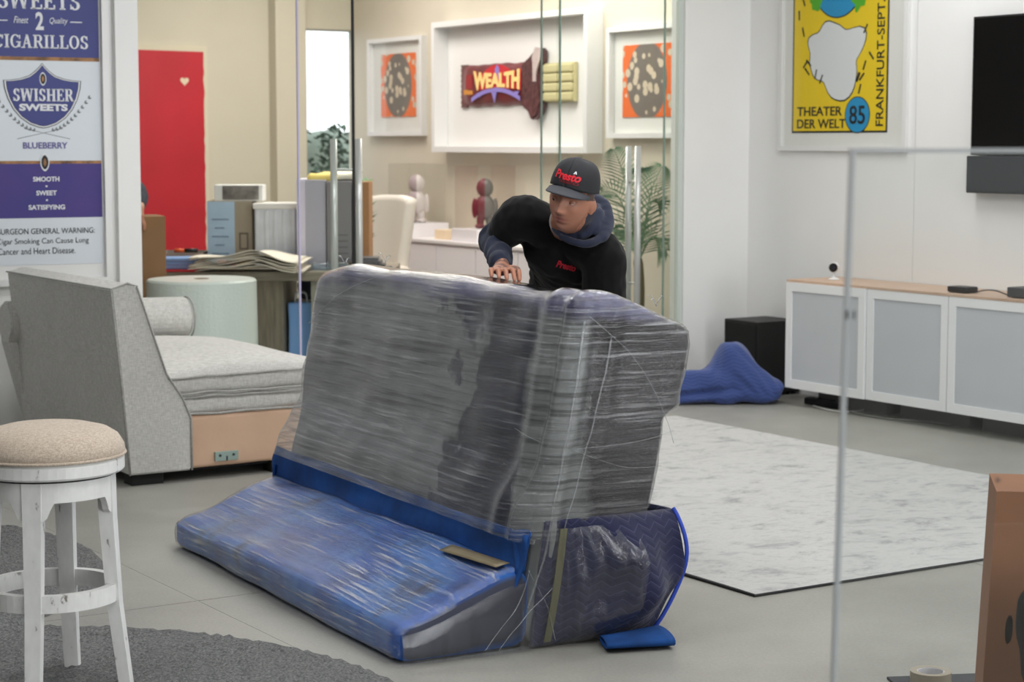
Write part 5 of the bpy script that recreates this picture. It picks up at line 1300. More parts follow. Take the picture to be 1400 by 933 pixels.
for k, (px, col, nm) in enumerate(((302, (206, 160, 150), 'pink'), (315, (178, 82, 112), 'magenta'), (332, (206, 180, 130), 'straw'))):
    q = thing('tape_spool', nm + ' tape spool standing at the foot of the printed carton', 'tape', (P(px, 340, 13.38).x, 13.38, DT), 0, 'tape spools on the desk')
    obj('spool', lathe_me([(0.016, 0), (0.032, 0), (0.032, 0.055), (0.016, 0.055), (0.016, 0)], 20, caps=False), mat('spool_' + nm, col, 0.5), q)
    obj('core', lathe_me([(0.013, 0.0), (0.0162, 0.0), (0.0162, 0.054), (0.013, 0.054), (0.013, 0)], 20, caps=False), PAPERW, q)

# brown carton on a stand at the left, by the second person
t, w, h = carton2('cardboard_box', 'brown carton being handled by the person in the dark sleeve', 172, 228, 405, 296, 12.45, 0.34, mat('brown_carton_office', (150, 112, 78), 0.85, var=0.05, vscale=8), base=0.52, rz=radians(20))
for k in range(5): box('print_line', (w + 0.0, w + 0.002, 0.06, 0.2, h * (0.25 + 0.09 * k), h * (0.25 + 0.09 * k) + 0.008), mat('print_umber', (110, 80, 54), 0.8), t)
crate_x = t.location.x
cr = thing('storage_crate', 'dark grey crate carrying the brown carton', 'crate', (crate_x, 12.45, 0), radians(20))
box('body', (-w - 0.02, w + 0.02, -0.01, 0.36, 0, 0.49), mat('crate_dark', (92, 92, 96), 0.7), cr, 0.01); box('rim', (-w - 0.035, w + 0.035, -0.025, 0.375, 0.47, 0.52), mat('crate_rim', (76, 76, 80), 0.6), cr, 0.006)

# big roll of bubble wrap
rx = P(271, 390, 11.85).x; rr_ = (P(347, 390, 11.85).x - P(196, 390, 11.85).x) / 2; rz_ = P(271, 381, 11.85).z - 0.01
brl = thing('bubble_wrap_roll', 'fat white roll of bubble wrap standing upright in front of the desk', 'roll', (rx, 11.98, 0), 0)
def bubble_mat():
    m, nt, b = nt_new('bubble_wrap_white'); N = nt.nodes; L = nt.links
    tc = N.new('ShaderNodeTexCoord'); v = N.new('ShaderNodeTexVoronoi'); v.inputs['Scale'].default_value = 55; L.new(tc.outputs['Object'], v.inputs['Vector'])
    bp = N.new('ShaderNodeBump'); bp.inputs['Strength'].default_value = 0.35; bp.inputs['Distance'].default_value = 0.004; bp.invert = True; L.new(v.outputs['Distance'], bp.inputs['Height']); L.new(bp.outputs[0], b.inputs['Normal'])
    b.inputs['Base Color'].default_value = rgb(214, 220, 216); b.inputs['Roughness'].default_value = 0.35
    b.inputs['Subsurface Weight'].default_value = 0.0
    return m
BUB = bubble_mat()
obj('wrap', lathe_me([(0.045, 0.0), (rr_ - 0.012, 0.0), (rr_, 0.012), (rr_ + 0.004, rz_ * 0.5), (rr_, rz_ - 0.012), (rr_ - 0.012, rz_), (0.045, rz_), (0.045, 0.0)], 64, caps=False), BUB, brl, smooth=False)
obj('core', lathe_me([(0.040, 0.002), (0.046, 0.002), (0.046, rz_ + 0.002), (0.040, rz_ + 0.002), (0.040, 0.002)], 24, caps=False), mat('core_card', (150, 130, 106), 0.8), brl)
# small pale jar standing behind the seat cushion: a tape core on the sofa
jp = P(328, 466, 10.0)
jr = thing('tape_roll', 'pale green tape roll resting on the grey sofa cushion', 'tape', (jp.x, 10.25, 0.485), 0)
obj('tape', lathe_me([(0.022, 0), (0.042, 0), (0.042, 0.045), (0.022, 0.045), (0.022, 0)], 28, caps=False), mat('tape_pale_green', (156, 172, 162), 0.4), jr)
obj('core', lathe_me([(0.020, 0.0), (0.0222, 0.0), (0.0222, 0.044), (0.020, 0.044), (0.020, 0)], 28, caps=False), mat('core_umber', (110, 96, 80), 0.8), jr)
# bags and boxes under the desk
ub = thing('blue_bag', 'light blue paper bag standing under the desk', 'bag', (xr + 0.105, 13.12, 0.0), 0.1)
hb_ = P(398, 415, 13.1).z
obj('body', rbox_me(0.17, 0.14, hb_, 0.01, 0.04, 2, lambda p, n: Vector((p.x - 0.085, p.y, p.z)) + n * 0.006 * nz(p, 8, 2)), mat('paper_blue', (122, 168, 226), 0.7), ub, smooth=True)
for y in (0.02, 0.12): tube('cord_handle', spline([(-0.04, y, hb_ - 0.01), (-0.03, y, hb_ + 0.06), (0.03, y, hb_ + 0.06), (0.04, y, hb_ - 0.01)], 5), 0.004, mat('cord_white', (200, 204, 210), 0.7), ub, 6)
ub2 = tag(obj('navy_coat', rbox_me(0.20, 0.2, 0.16, 0.06, 0.03, 3, lambda p, n: p + n * (0.03 * nz(p, 8, 2))), mat('coat_navy', (40, 48, 70), 0.85), None, (xr + 0.06, 13.36, 0.52), smooth=True), 'navy coat bundled on the shelf under the desk', 'coat')
sh2 = thing('under_desk_shelf', 'low oak shelf under the desk carrying the navy coat', 'shelf', (xr + 0.19, 13.3, 0), 0)
box('board', (-0.17, 0.22, 0, 0.4, 0.50, 0.52), OAKT, sh2); box('upright', (-0.17, -0.15, 0, 0.4, 0, 0.5), OAK, sh2); box('upright', (0.20, 0.22, 0, 0.4, 0, 0.5), OAK, sh2)

# white leather office chair behind the desk
WL = mat('white_leather', (226, 218, 206), 0.4, var=0.02, vscale=4)
chx = P(522, 330, 14.2).x
ch = thing('office_chair', 'white leather high-back office chair behind the desk', 'chair', (chx - 0.04, 14.46, 0), radians(-38))
ztc = P(520, 268, 14.2).z
def backf(a, b):
    z = 0.46 + (ztc - 0.46) * b; wd = 0.25 - 0.03 * b
    x = (2 * a - 1) * wd; return (x + 0.10 * b, 0.10 * (1 - (2 * a - 1) ** 2) * (0.6 - 0.3 * b) + 0.06 * b, z - 0.03 * abs(2 * a - 1) ** 3 * b)
obj('backrest', grid_me(18, 18, backf, thick=-0.09), WL, ch, smooth=True)
obj('seat', rbox_me(0.52, 0.5, 0.11, 0.045, 0.05, 3, lambda p, n: Vector((p.x - 0.26, p.y - 0.45, p.z + 0.42))), WL, ch, smooth=True)
def wing(sx_): return spline([(sx_ * 0.27, -0.30, 0.50), (sx_ * 0.28, -0.28, 0.66), (sx_ * 0.28, -0.05, 0.68), (sx_ * 0.27, 0.05, 0.62)], 6)
for sx_ in (-1, 1): tube('armrest', wing(sx_), 0.03, WL, ch, 10)
tube('column', [(0, -0.2, 0.08), (0, -0.2, 0.43)], 0.03, STEEL, ch, 14)
for k in range(5):
    a = k * 2 * pi / 5 + 0.3; e = Vector((0.29 * cos(a), -0.2 + 0.29 * sin(a), 0.065))
    tube('base_arm', [(0, -0.2, 0.10), e], [0.026, 0.016], STEEL, ch, 8)
    obj('caster', lathe_me([(0.008, -0.012), (0.028, -0.012), (0.028, 0.012), (0.008, 0.012)], 14), BLACK, ch, (e.x, e.y, 0.028), (pi/2, 0, a + pi/2))

# white credenza along the art wall with plinths and statuettes
zc = P(600, 318, 15.2).z
ca0 = RWALL.hit(545, 330, 0.5)[0]; ca1 = RWALL.hit(770, 330, 0.5)[0]
CW = mat('credenza_white', (232, 229, 232), 0.35)
cz = 0.86
cr_z = RWALL.hit(620, 335, 0.5)[1]
n_c = 4
ctop = None
for k in range(n_c):
    a = ca0 + (ca1 - ca0) * k / n_c; b = ca0 + (ca1 - ca0) * (k + 1) / n_c
    t = thing('credenza_unit', ['white credenza unit nearest the office chair', 'white credenza unit under the wooden plinth', 'white credenza unit under the two-tone statuette', 'white credenza unit behind the capped man'][k], 'cabinet', RWALL.pt(a, 0), RWALL.ang, 'white credenza units')
    box('body', (0.002, b - a - 0.002, -0.48, -0.01, 0.06, cr_z), CW, t)
    box('door', (0.006, b - a - 0.006, -0.5, -0.48, 0.07, cr_z - 0.02), CW, t, 0.003)
    box('plinth', (0.02, b - a - 0.02, -0.44, -0.02, 0, 0.06), mat('plinth_grey', (120, 120, 122), 0.7), t)
ct = tag(box('worktop', (ca0 - 0.01, ca1 + 0.01, -0.51, -0.008, cr_z, cr_z + 0.025), mat('credenza_top_white', (230, 226, 226), 0.4), None, 0.003, RWALL.pt(0, 0), (0, 0, RWALL.ang)), 'white top slab along the white credenza', 'countertop')
czt = cr_z + 0.025
def at_cred(px, off=0.3): return RWALL.hit(px, 320, off)[0]
def plinth_obj(label, px0, px1, h, m, cat='plinth', off=0.36, dp=0.22):
    a, b = at_cred(px0, off), at_cred(px1, off)
    return tag(box('display_plinth', (a, b, -off, -off + dp, czt, czt + h), m, None, 0.004, RWALL.pt(0, 0), (0, 0, RWALL.ang)), label, cat), (a + b) / 2, czt + h
def figure_plinth(label, px, h):
    a = RWALL.hit(px, 312, 0.27)[0]
    return tag(box('display_plinth', (a - 0.19, a + 0.19, -0.46, -0.08, czt, czt + h), CW, None, 0.004, RWALL.pt(0, 0), (0, 0, RWALL.ang)), label, 'plinth'), a, czt + h
p1, m1, zt1 = figure_plinth('white block plinth under the pale statuette', 570, 0.11)
p2, m2, zt2 = plinth_obj('cream block plinth between the two statuettes', 594, 610, 0.075, mat('cream_plinth', (236, 214, 182), 0.5), off=0.40)
p3, m3, zt3 = figure_plinth('white block plinth under the two-tone statuette', 663, 0.10)
print('PLINTHS', m1, m2, m3)
# plain rounded statuettes (generic standing figures)
def statuette(label, px, py_b, py_t, zbase, m_a, m_b, off=0.28):
    a, _ = RWALL.hit(px, py_b, off); _, z1 = RWALL.hit(px, py_t, off); H = z1 - zbase
    t = thing('statuette', label, 'statuette', RWALL.pt(a, zbase, off), 0.0)
    def part(name, cx, cz, rx, rz, m, ry=None, clip=None):
        bm = bmesh.new(); bmesh.ops.create_icosphere(bm, subdivisions=3, radius=1)
        for v in bm.verts: v.co = Vector((cx + v.co.x * rx, v.co.y * (ry or rx * 0.8), cz + v.co.z * rz))
        if clip is not None:
            bmesh.ops.bisect_plane(bm, geom=bm.verts[:] + bm.edges[:] + bm.faces[:], plane_co=(0, 0, 0), plane_no=(clip, 0, 0), clear_outer=True)
            ed_ = [e for e in bm.edges if e.is_boundary]
            if ed_: bmesh.ops.holes_fill(bm, edges=ed_)
        o = obj(name, bm_mesh(bm), m, t, smooth=clip is None); return o
    for clip, m in ((1, m_a), (-1, m_b)):
        part('body_half', 0, H * 0.42, H * 0.20, H * 0.26, m, clip=clip)
        part('head_half', 0, H * 0.80, H * 0.17, H * 0.19, m, clip=clip)
        s_ = -clip
        part('arm', s_ * H * 0.20, H * 0.40, H * 0.06, H * 0.2, m); part('leg', s_ * H * 0.09, H * 0.16, H * 0.075, H * 0.17, m); part('shoe', s_ * H * 0.10, H * 0.045, H * 0.10, H * 0.05, m, ry=H * 0.13)
    return t, H
MAU = mat('statuette_mauve', (176, 158, 164), 0.4); PALEG = mat('statuette_pale', (222, 214, 212), 0.35)
MAR = mat('statuette_maroon', (112, 32, 50), 0.35); GRY = mat('statuette_grey', (104, 102, 100), 0.4)
statuette('pale mauve rounded figure statuette on the white plinth', 570, 312, 238, zt1, MAU, PALEG, 0.27)
statuette('statuette split into a maroon half and a grey half', 663, 320, 243, zt3, MAR, GRY, 0.27)
# clear acrylic display covers
ACR = glass('acrylic', (0.97, 0.97, 0.965), 0.8)
for lb, am_, pxm, zb_, pyt in (('clear acrylic cover over the pale mauve statuette', m1, 570, zt1, 225), ('clear acrylic cover over the two-tone statuette', m3, 663, zt3, 228)):
    a, b = am_ - 0.17, am_ + 0.17; z1 = RWALL.hit(pxm, pyt, 0.42)[1]
    bm = bmesh.new(); t_ = 0.004
    for d_ in ((a, a + t_, -0.44, -0.10), (b - t_, b, -0.44, -0.10), (a, b, -0.44, -0.436), (a, b, -0.104, -0.10)): bm_box(bm, d_[0], d_[1], d_[2], d_[3], zb_, z1)
    bm_box(bm, a, b, -0.44, -0.10, z1, z1 + t_)
    tag(obj('display_cover', bm_mesh(bm), ACR, None, RWALL.pt(0, 0), (0, 0, RWALL.ang)), lb, 'display case', 'acrylic covers on the credenza')

# palm in a pot
PALM = ramp_noise('palm_green', [(0.3, (74, 104, 80)), (0.7, (128, 158, 122))], 6, 3, rough=0.5)
ppx = P(868, 400, 13.35)
pl = thing('potted_palm', 'potted palm with feathery arching fronds behind the glass door', 'plant', (ppx.x + 0.02, 13.3, 0), 0)
obj('pot', lathe_me([(0.02, 0), (0.13, 0), (0.17, 0.32), (0.18, 0.34), (0.16, 0.34), (0.15, 0.30), (0.02, 0.30)], 28), mat('pot_grey', (120, 120, 118), 0.7), pl, smooth=False)
obj('soil', lathe_me([(0.01, 0.29), (0.152, 0.29), (0.152, 0.305), (0.01, 0.31)], 24), mat('soil', (50, 38, 30), 0.95), pl)
tube('trunk', spline([(0, 0, 0.3), (0.01, 0, 0.6), (-0.005, 0, 0.82)], 5), [0.035] * 10 + [0.028], mat('palm_trunk', (96, 88, 62), 0.8), pl, 10)
tips = [(840, 205), (872, 232), (905, 228), (822, 262), (912, 342), (905, 275), (858, 330), (826, 330)]
for k, (tx, ty) in enumerate(tips):
    yy = 13.3 + (0.12, -0.12, 0.2, -0.15, -0.1, 0.15, -0.25, 0.2)[k]
    tip = P(tx, ty, yy) - Vector((pl.location.x, 13.3, 0)); base = Vector((0, 0, 0.80))
    mid = base.lerp(tip, 0.5) + Vector((0, 0, 0.13 + 0.05 * (k % 2)))
    sp_ = spline([base, mid, tip], 12); fr = tube('frond_stem', sp_, [0.008 * (1 - 0.75 * i / (len(sp_) - 1)) for i in range(len(sp_))], PALM, pl, 6)
    bm = bmesh.new(); n = len(sp_)
    for i in range(4, n):
        c = sp_[i]; d_ = (sp_[min(i + 1, n - 1)] - sp_[i - 1]).normalized(); u2 = i / (n - 1)
        side = d_.cross(Vector((0, 1, 0.2))).normalized()
        for s_ in (-1, 1):
            L_ = 0.17 * sin(pi * min(0.95, 0.15 + 0.8 * u2)) + 0.03
            e = c + (side * s_ * 0.8 + d_ * 0.75).normalized() * L_ + Vector((0, 0, -0.03)); wv = d_ * 0.0065
            mm_ = c.lerp(e, 0.5) + Vector((0, 0.004, 0.008))
            vs_ = [bm.verts.new(q) for q in (c - wv * 0.4, mm_ - wv, e, mm_ + wv, c + wv * 0.4)]
            bm.faces.new(vs_)
    me = bpy.data.meshes.new('m'); bmesh.ops.solidify(bm, geom=bm.faces[:], thickness=0.0015); bm.to_mesh(me); bm.free()
    obj('frond_leaflets', me, PALM, fr)

# outdoors beyond the window: shrub and boulder
BUSH = ramp_noise('shrub_green', [(0.3, (22, 40, 34)), (0.7, (70, 96, 76))], 9, 4, rough=0.7)
bc = BK.pt((wa0 + wa1) / 2, 0, -1.6)
bh = P(455, 178, bc.y).z
g = tag(obj('boulder', rbox_me(0.8, 0.7, P(440, 166, bc.y).z, 0.33, 0.08, 4, lambda p, n: p + n * 0.05 * nz(p, 3, 1)), mat('boulder_grey', (128, 138, 128), 0.9, var=0.15, vscale=6), None, (P(436, 200, bc.y).x - 0.45, bc.y + 0.5, -0.1), smooth=True), 'rounded grey-green boulder outside the office window', 'boulder')
sbh = thing('shrub', 'dark green shrub outside the office window', 'shrub', (P(462, 200, bc.y).x, bc.y - 0.2, -0.1), 0)
bm = bmesh.new(); rnd = random.Random(4)
for k in range(900):
    a = rnd.uniform(0, 2 * pi); hh_ = rnd.uniform(0.15, 1) ; r_ = rnd.uniform(0.05, 0.34) * (1.15 - 0.45 * hh_)
    c = Vector((r_ * cos(a), r_ * sin(a), hh_ * (bh + 0.12))); e = Vector((rnd.uniform(-1, 1), rnd.uniform(-1, 1), rnd.uniform(-0.3, 1))).normalized() * 0.07; w_ = e.cross(Vector((0.3, 0.5, 1))).normalized() * 0.025
    bm.faces.new([bm.verts.new(q) for q in (c, c + e * 0.5 + w_, c + e, c + e * 0.5 - w_)])
me = bpy.data.meshes.new('m'); bm.to_mesh(me); bm.free(); f_ = obj('foliage', me, BUSH, sbh); f_['kind'] = 'stuff'
for k in range(4): tube('stem', [(0.05 * cos(k * 1.6), 0.05 * sin(k * 1.6), 0), (0.15 * cos(k * 1.6), 0.15 * sin(k * 1.6), bh * 0.8)], 0.012, mat('stem_brown', (72, 58, 44), 0.9), sbh, 6)
# ground outdoors
gr_ = struct(obj('ground_outside', prism_me([(BK.pt(-4, 0, -0.2).x, BK.pt(-4, 0, -0.2).y), (BK.pt(2, 0, -0.2).x, BK.pt(2, 0, -0.2).y), (BK.pt(2, 0, -8).x, BK.pt(2, 0, -8).y), (BK.pt(-4, 0, -8).x, BK.pt(-4, 0, -8).y)], -0.2, -0.1, 'z'), mat('outdoor_paving', (170, 168, 160), 0.9)))
# leafy plant inside by the window, seen past the door pull
ip = thing('leafy_plant', 'small leafy green plant behind the brown desk carton', 'plant', (P(492, 240, 13.85).x, 13.85, DT), 0)
obj('pot', lathe_me([(0.01, 0), (0.05, 0), (0.06, 0.10), (0.05, 0.10), (0.045, 0.085), (0.01, 0.085)], 20), FRAMEW, ip)
bm = bmesh.new(); rnd = random.Random(9)
for k in range(46):
    a = rnd.uniform(0, 2 * pi); z = rnd.uniform(0.12, 0.62); c = Vector((0.05 * cos(a), 0.05 * sin(a), z)); e = Vector((cos(a), sin(a), 0.6)).normalized() * 0.09; w_ = Vector((-sin(a), cos(a), 0)) * 0.028
    bm.faces.new([bm.verts.new(q) for q in (c, c + e * 0.5 + w_, c + e, c + e * 0.5 - w_)])
me = bpy.data.meshes.new('m'); bm.to_mesh(me); bm.free(); obj('leaves', me, mat('leaf_green', (70, 108, 52), 0.5), ip)
tube('stem', [(0, 0, 0.08), (0.01, 0, 0.62)], 0.008, MATS['stem_brown'], ip, 6)

# ================================================================== PEOPLE
class Blob:
    def __init__(s): s.bm = bmesh.new()
    def ell(s, c, r, R=None, sub=3):
        t = bmesh.ops.create_icosphere(s.bm, subdivisions=sub, radius=1)
        for v in t['verts']:
            q = Vector((v.co.x * r[0], v.co.y * r[1], v.co.z * r[2]))
            if R is not None: q = R @ q
            v.co = Vector(c) + q
    def limb(s, pts, rad, n=14, sub=5):
        sp_ = spline(pts, sub); k = len(pts) - 1
        rr = []
        for i in range(len(sp_)):
            u = i / sub; a = min(int(u), k - 1); f = u - a; rr.append(rad[a] * (1 - f) + rad[a + 1] * f)
        bm_tube(s.bm, sp_, rr, n)
        s.ell(pts[0], (rad[0],) * 3, sub=2); s.ell(pts[-1], (rad[-1],) * 3, sub=2)
    def chain(s, cs, rs, Rs=None, n=5):
        for i in range(len(cs) - 1):
            for j in range(n):
                t = j / n; s.ell(Vector(cs[i]).lerp(Vector(cs[i + 1]), t), [a * (1 - t) + b * t for a, b in zip(rs[i], rs[i + 1])], Rs, sub=2)
        s.ell(cs[-1], rs[-1], Rs, sub=2)
    def done(s, voxel, smooth=4, fac=0.5):
        me = bpy.data.meshes.new('blob'); s.bm.to_mesh(me); s.bm.free()
        t = bpy.data.objects.new('blob', me); C.objects.link(t)
        r = t.modifiers.new('r', 'REMESH'); r.mode = 'VOXEL'; r.voxel_size = voxel; r.use_smooth_shade = True
        if smooth: q = t.modifiers.new('s', 'SMOOTH'); q.iterations = smooth; q.factor = fac
        dg = bpy.context.evaluated_depsgraph_get(); dg.update()
        out = bpy.data.meshes.new_from_object(t.evaluated_get(dg)); bpy.data.objects.remove(t); bpy.data.meshes.remove(me)
        return out
def skin_mat(name, base):
    m, nt, b = nt_new(name); N = nt.nodes; L = nt.links
    a = N.new('ShaderNodeVertexColor'); a.layer_name = 'Col'; L.new(a.outputs[0], b.inputs['Base Color'])
    b.inputs['Roughness'].default_value = 0.5; b.inputs['Subsurface Weight'].default_value = 0.08; b.inputs['Subsurface Radius'].default_value = (0.02, 0.008, 0.004)
    return m
def paint(me, fn):
    at = me.color_attributes.new('Col', 'FLOAT_COLOR', 'POINT')
    for i, v in enumerate(me.vertices): at.data[i].color = fn(v.co)
def head_verts(blob, M):
    """sculpted head, face towards -y, eyes at z = 0"""
    t = bmesh.ops.create_icosphere(blob.bm, subdivisions=6, radius=1)
    def g(p, cx, cz, sx_, sz_): return exp(-((p.x - cx) / sx_) ** 2 - ((p.z - cz) / sz_) ** 2)
    for v in t['verts']:
        x, y, z = v.co
        p = Vector((0.076 * x, 0.096 * y, 0.118 * z))
        if z < 0:
            k = -z; p.z *= 1 + 0.06 * k; p.x *= 1 - 0.24 * k ** 1.8
            if y < 0: p.y *= 1 - 0.06 * k
            if y > 0: p.y *= 1 - 0.40 * k
        if y > 0 and z > -0.2: p.y *= 1.04
        if y < -0.1:
            m = min(1, (-y - 0.1) / 0.35)
            f = 0.0
            f -= 0.017 * g(p, 0, -0.016, 0.011, 0.022) + 0.026 * g(p, 0, -0.039, 0.014, 0.012)
            for s_ in (-1, 1):
                f -= 0.008 * g(p, s_ * 0.013, -0.043, 0.008, 0.008) + 0.005 * g(p, s_ * 0.031, 0.021, 0.024, 0.008) + 0.005 * g(p, s_ * 0.048, -0.028, 0.020, 0.020)
                f += 0.011 * g(p, s_ * 0.031, 0.001, 0.017, 0.011)
            f -= 0.0065 * g(p, 0, -0.0645, 0.020, 0.0055) + 0.0075 * g(p, 0, -0.0770, 0.018, 0.0055)
            f += 0.005 * g(p, 0, -0.0708, 0.024, 0.0025) + 0.004 * g(p, 0, -0.0885, 0.016, 0.006)
            f -= 0.009 * g(p, 0, -0.104, 0.020, 0.013)
            p.y += f * m
        v.co = M @ p
    for s_ in (-1, 1):                                   # ears
        for (dy, dz, r1, r2, r3) in ((0.012, -0.008, 0.010, 0.018, 0.030), (0.016, -0.012, 0.015, 0.012, 0.024), (0.008, -0.032, 0.008, 0.010, 0.010)):
            t = bmesh.ops.create_icosphere(blob.bm, subdivisions=2, radius=1)
            for v in t['verts']: v.co = M @ Vector((s_ * 0.079 + v.co.x * r1, dy + v.co.y * r2, dz + v.co.z * r3))
def hand(blob, W_, fingers, palm_pts, palm_r):
    blob.chain(palm_pts, palm_r, None, 4)
    for pts, r in fingers: blob.limb(pts, r, 10, 4)

# ---------------- the man in the cap
FX, FY = 0.27, 7.70
man = thing('person', 'man in black cap and shirt bending over the wrapped sofa, one hand on it', 'person', (FX, FY, 0), 0)
O = Vector((FX, FY, 0))
def Q(px, py, Y): return P(px, py, Y) - O
hc = Q(782, 272, 7.12)                                  # between the eyes depthwise centre of head
HM = Matrix.Translation(hc) @ Matrix.Rotation(radians(-24), 4, 'Z') @ Matrix.Rotation(radians(3), 4, 'X') @ Matrix.Rotation(radians(14), 4, 'Y')
shR, shL = Q(716, 294, 7.30), Q(824, 348, 7.26)
elR, wrR = Q(676, 328, 7.46), Q(686, 364, 7.20)
elL, wrL = Q(828, 430, 7.36), Q(812, 500, 7.18)
neck0 = HM @ Vector((0, 0.03, -0.07)); neck1 = (shR + shL) / 2 + Vector((0.0, 0.04, 0.03))
hips = Vector((-0.01, 0.06, 0.93)); waist = hips.lerp(neck1, 0.40) + Vector((0, 0.03, 0.02)); chest = hips.lerp(neck1, 0.78) + Vector((0, 0.02, 0.0))
ax = (shL - shR).normalized()
tdir = (neck1 - hips).normalized(); fwd = ax.cross(tdir).normalized(); 
RT = Matrix((ax, fwd.cross(ax) * 0 + ax.cross(tdir).normalized() * -1, tdir)).transposed()   # columns: across, depth, along
RT = Matrix((ax, tdir.cross(ax).normalized(), tdir)).transposed()
# where the sofa top is under the right hand
dgx = bpy.context.evaluated_depsgraph_get()
wm = Matrix.Translation(A0) @ Matrix.Rotation(WS_ANG, 4, 'Z')
bmt = bmesh.new(); bmt.from_mesh(fw.data); bmt.transform(wm); bv = BVHTree.FromBMesh(bmt); bmt.free()
def top_z(x, y):
    h = bv.ray_cast(Vector((x, y, 2.0)), Vector((0, 0, -1))); return h[0].z if h[0] else None
hw_ = P(690, 380, 7.08); tz = top_z(hw_.x, hw_.y); print('HAND top z', tz, 'pixel z', hw_.z)
B = Blob()
head_verts(B, HM)
B.limb([neck0, neck1 + Vector((0, 0, 0.0))], [0.056, 0.062])
B.chain([hips, waist, chest, neck1 - tdir * 0.06], [(0.155, 0.108, 0.09), (0.138, 0.098, 0.09), (0.152, 0.105, 0.09), (0.10, 0.075, 0.05)], RT)
B.limb([neck1 - tdir * 0.08, shR], [0.055, 0.058]); B.limb([neck1 - tdir * 0.08, shL], [0.055, 0.058])
B.limb([shR, shR.lerp(elR, 0.5), elR], [0.06, 0.052, 0.043]); B.limb([elR, elR.lerp(wrR, 0.35), wrR], [0.043, 0.044, 0.029])
B.limb([shL, shL.lerp(elL, 0.5), elL], [0.06, 0.052, 0.043]); B.limb([elL, elL.lerp(wrL, 0.35), wrL], [0.043, 0.044, 0.029])
hipR, hipL = hips + Vector((-0.09, 0, -0.02)), hips + Vector((0.09, 0, -0.02))
knR, knL = Vector((-0.06, -0.02, 0.50)), Vector((0.17, 0.06, 0.50)); anR, anL = Vector((-0.03, 0.12, 0.10)), Vector((0.22, 0.24, 0.10))
for h_, k_2, a_ in ((hipR, knR, anR), (hipL, knL, anL)):
    B.limb([h_, h_.lerp(k_2, 0.5), k_2], [0.09, 0.078, 0.056]); B.limb([k_2, k_2.lerp(a_, 0.3), a_], [0.056, 0.058, 0.038]); B.limb([a_ + Vector((0, 0, -0.04)), a_ + Vector((0, -0.15, -0.055))], [0.036, 0.028])
# right hand resting on the wrap: knuckles towards the viewer
zt0 = (tz if tz else hw_.z)
wl = wrR + O                                             # world
kn = Vector((hw_.x - 0.012, hw_.y + 0.02, max(zt0 + 0.030, hw_.z + 0.004)))
palm = [wrR, wrR.lerp(kn - O, 0.55), kn - O]
B.chain(palm, [(0.027, 0.028, 0.024), (0.036, 0.034, 0.020), (0.040, 0.024, 0.018)], None, 5)
def surf(x, y):
    z = top_z(x, y); return z if z is not None else zt0 - 0.02
for i, dx in enumerate((-0.036, -0.013, 0.010, 0.033)):
    ln_ = (0.045, 0.062, 0.068, 0.062)[i]
    k0 = kn + Vector((dx, 0.0, 0.0)); k1 = k0 + Vector((dx * 0.15 + 0.004, -ln_ * 0.6, 0.002))
    k2 = k0 + Vector((dx * 0.2 + 0.008, -ln_ * 1.05, 0)); k2.z = surf(k2.x, k2.y) + 0.006
    k1.z = max(k1.z, surf(k1.x, k1.y) + 0.014)
    B.limb([k0 - O, k1 - O, k2 - O], [0.0115, 0.0098, 0.0082], 10, 4)
th0 = (wrR + O).lerp(kn, 0.55) + Vector((0.028, 0, 0)); th1 = th0 + Vector((0.030, -0.035, -0.002)); th2 = th1 + Vector((0.006, -0.034, 0)); th2.z = surf(th2.x, th2.y) + 0.007
B.limb([th0 - O, th1 - O, th2 - O], [0.014, 0.012, 0.009], 10, 4)
# left hand grips the rear of the sofa, out of sight
hl_ = wrL
B.chain([hl_, hl_ + Vector((-0.02, -0.05, -0.05))], [(0.03, 0.025, 0.025), (0.038, 0.022, 0.035)], None, 4)
for i in range(4):
    s0 = hl_ + Vector((-0.05 + 0.022 * i, -0.06, -0.06)); B.limb([s0, s0 + Vector((-0.004, -0.03, -0.03)), s0 + Vector((-0.006, -0.045, -0.055 - 0.004 * i))], [0.011, 0.0095, 0.008], 8, 3)
s0 = hl_ + Vector((0.025, -0.04, -0.04)); B.limb([s0, s0 + Vector((0.02, -0.03, -0.01)), s0 + Vector((0.02, -0.05, -0.03))], [0.013, 0.011, 0.009], 8, 3)
bme = B.done(0.0038, 3, 0.4)
HMi = HM.inverted()
SK = rgb(172, 118, 94); LIP = rgb(140, 80, 72); BRW = rgb(40, 28, 24); STB = rgb(150, 108, 90); TAT = rgb(92, 74, 70); HAIR = rgb(38, 30, 28)
def mixc(a, b, t): return tuple(x * (1 - t) + y * t for x, y in zip(a, b))
def skin(co):
    p = HMi @ co; c = SK
    if abs(p.x) < 0.1 and -0.14 < p.z < 0.14 and abs(p.y) < 0.13:
        g = lambda cx, cz, sx_, sz_: exp(-((p.x - cx) / sx_) ** 2 - ((p.z - cz) / sz_) ** 2)
        if p.y < -0.02:
            l = min(1, 1.1 * (g(0, -0.0650, 0.019, 0.0048) + g(0, -0.0765, 0.017, 0.005))); c = mixc(c, LIP, l)
            c = mixc(c, STB, 0.7 * min(1, g(0, -0.055, 0.024, 0.006) + g(0, -0.098, 0.035, 0.016)))
            for s_ in (-1, 1):
                bz = 0.0205 - 14 * min(0.02, max(0, abs(p.x) - 0.036)) ** 2
                if s_ * p.x > 0: c = mixc(c, BRW, min(1, 1.2 * g(s_ * 0.033, bz, 0.017, 0.0052)))
        if p.z > 0.012 and (p.y > -0.035) and abs(p.x) > 0.055 or (p.y > 0.03 and p.z > -0.055): c = mixc(c, HAIR, 0.85)
    w = co - (kn - O)
    if w.length < 0.16:
        n_ = noise.noise(co * 38) + 0.5 * noise.noise(co * 90)
        c = mixc(c, TAT, 0.75 if n_ > 0.02 and w.y > -0.02 else 0.0)
    return c
paint(bme, skin)
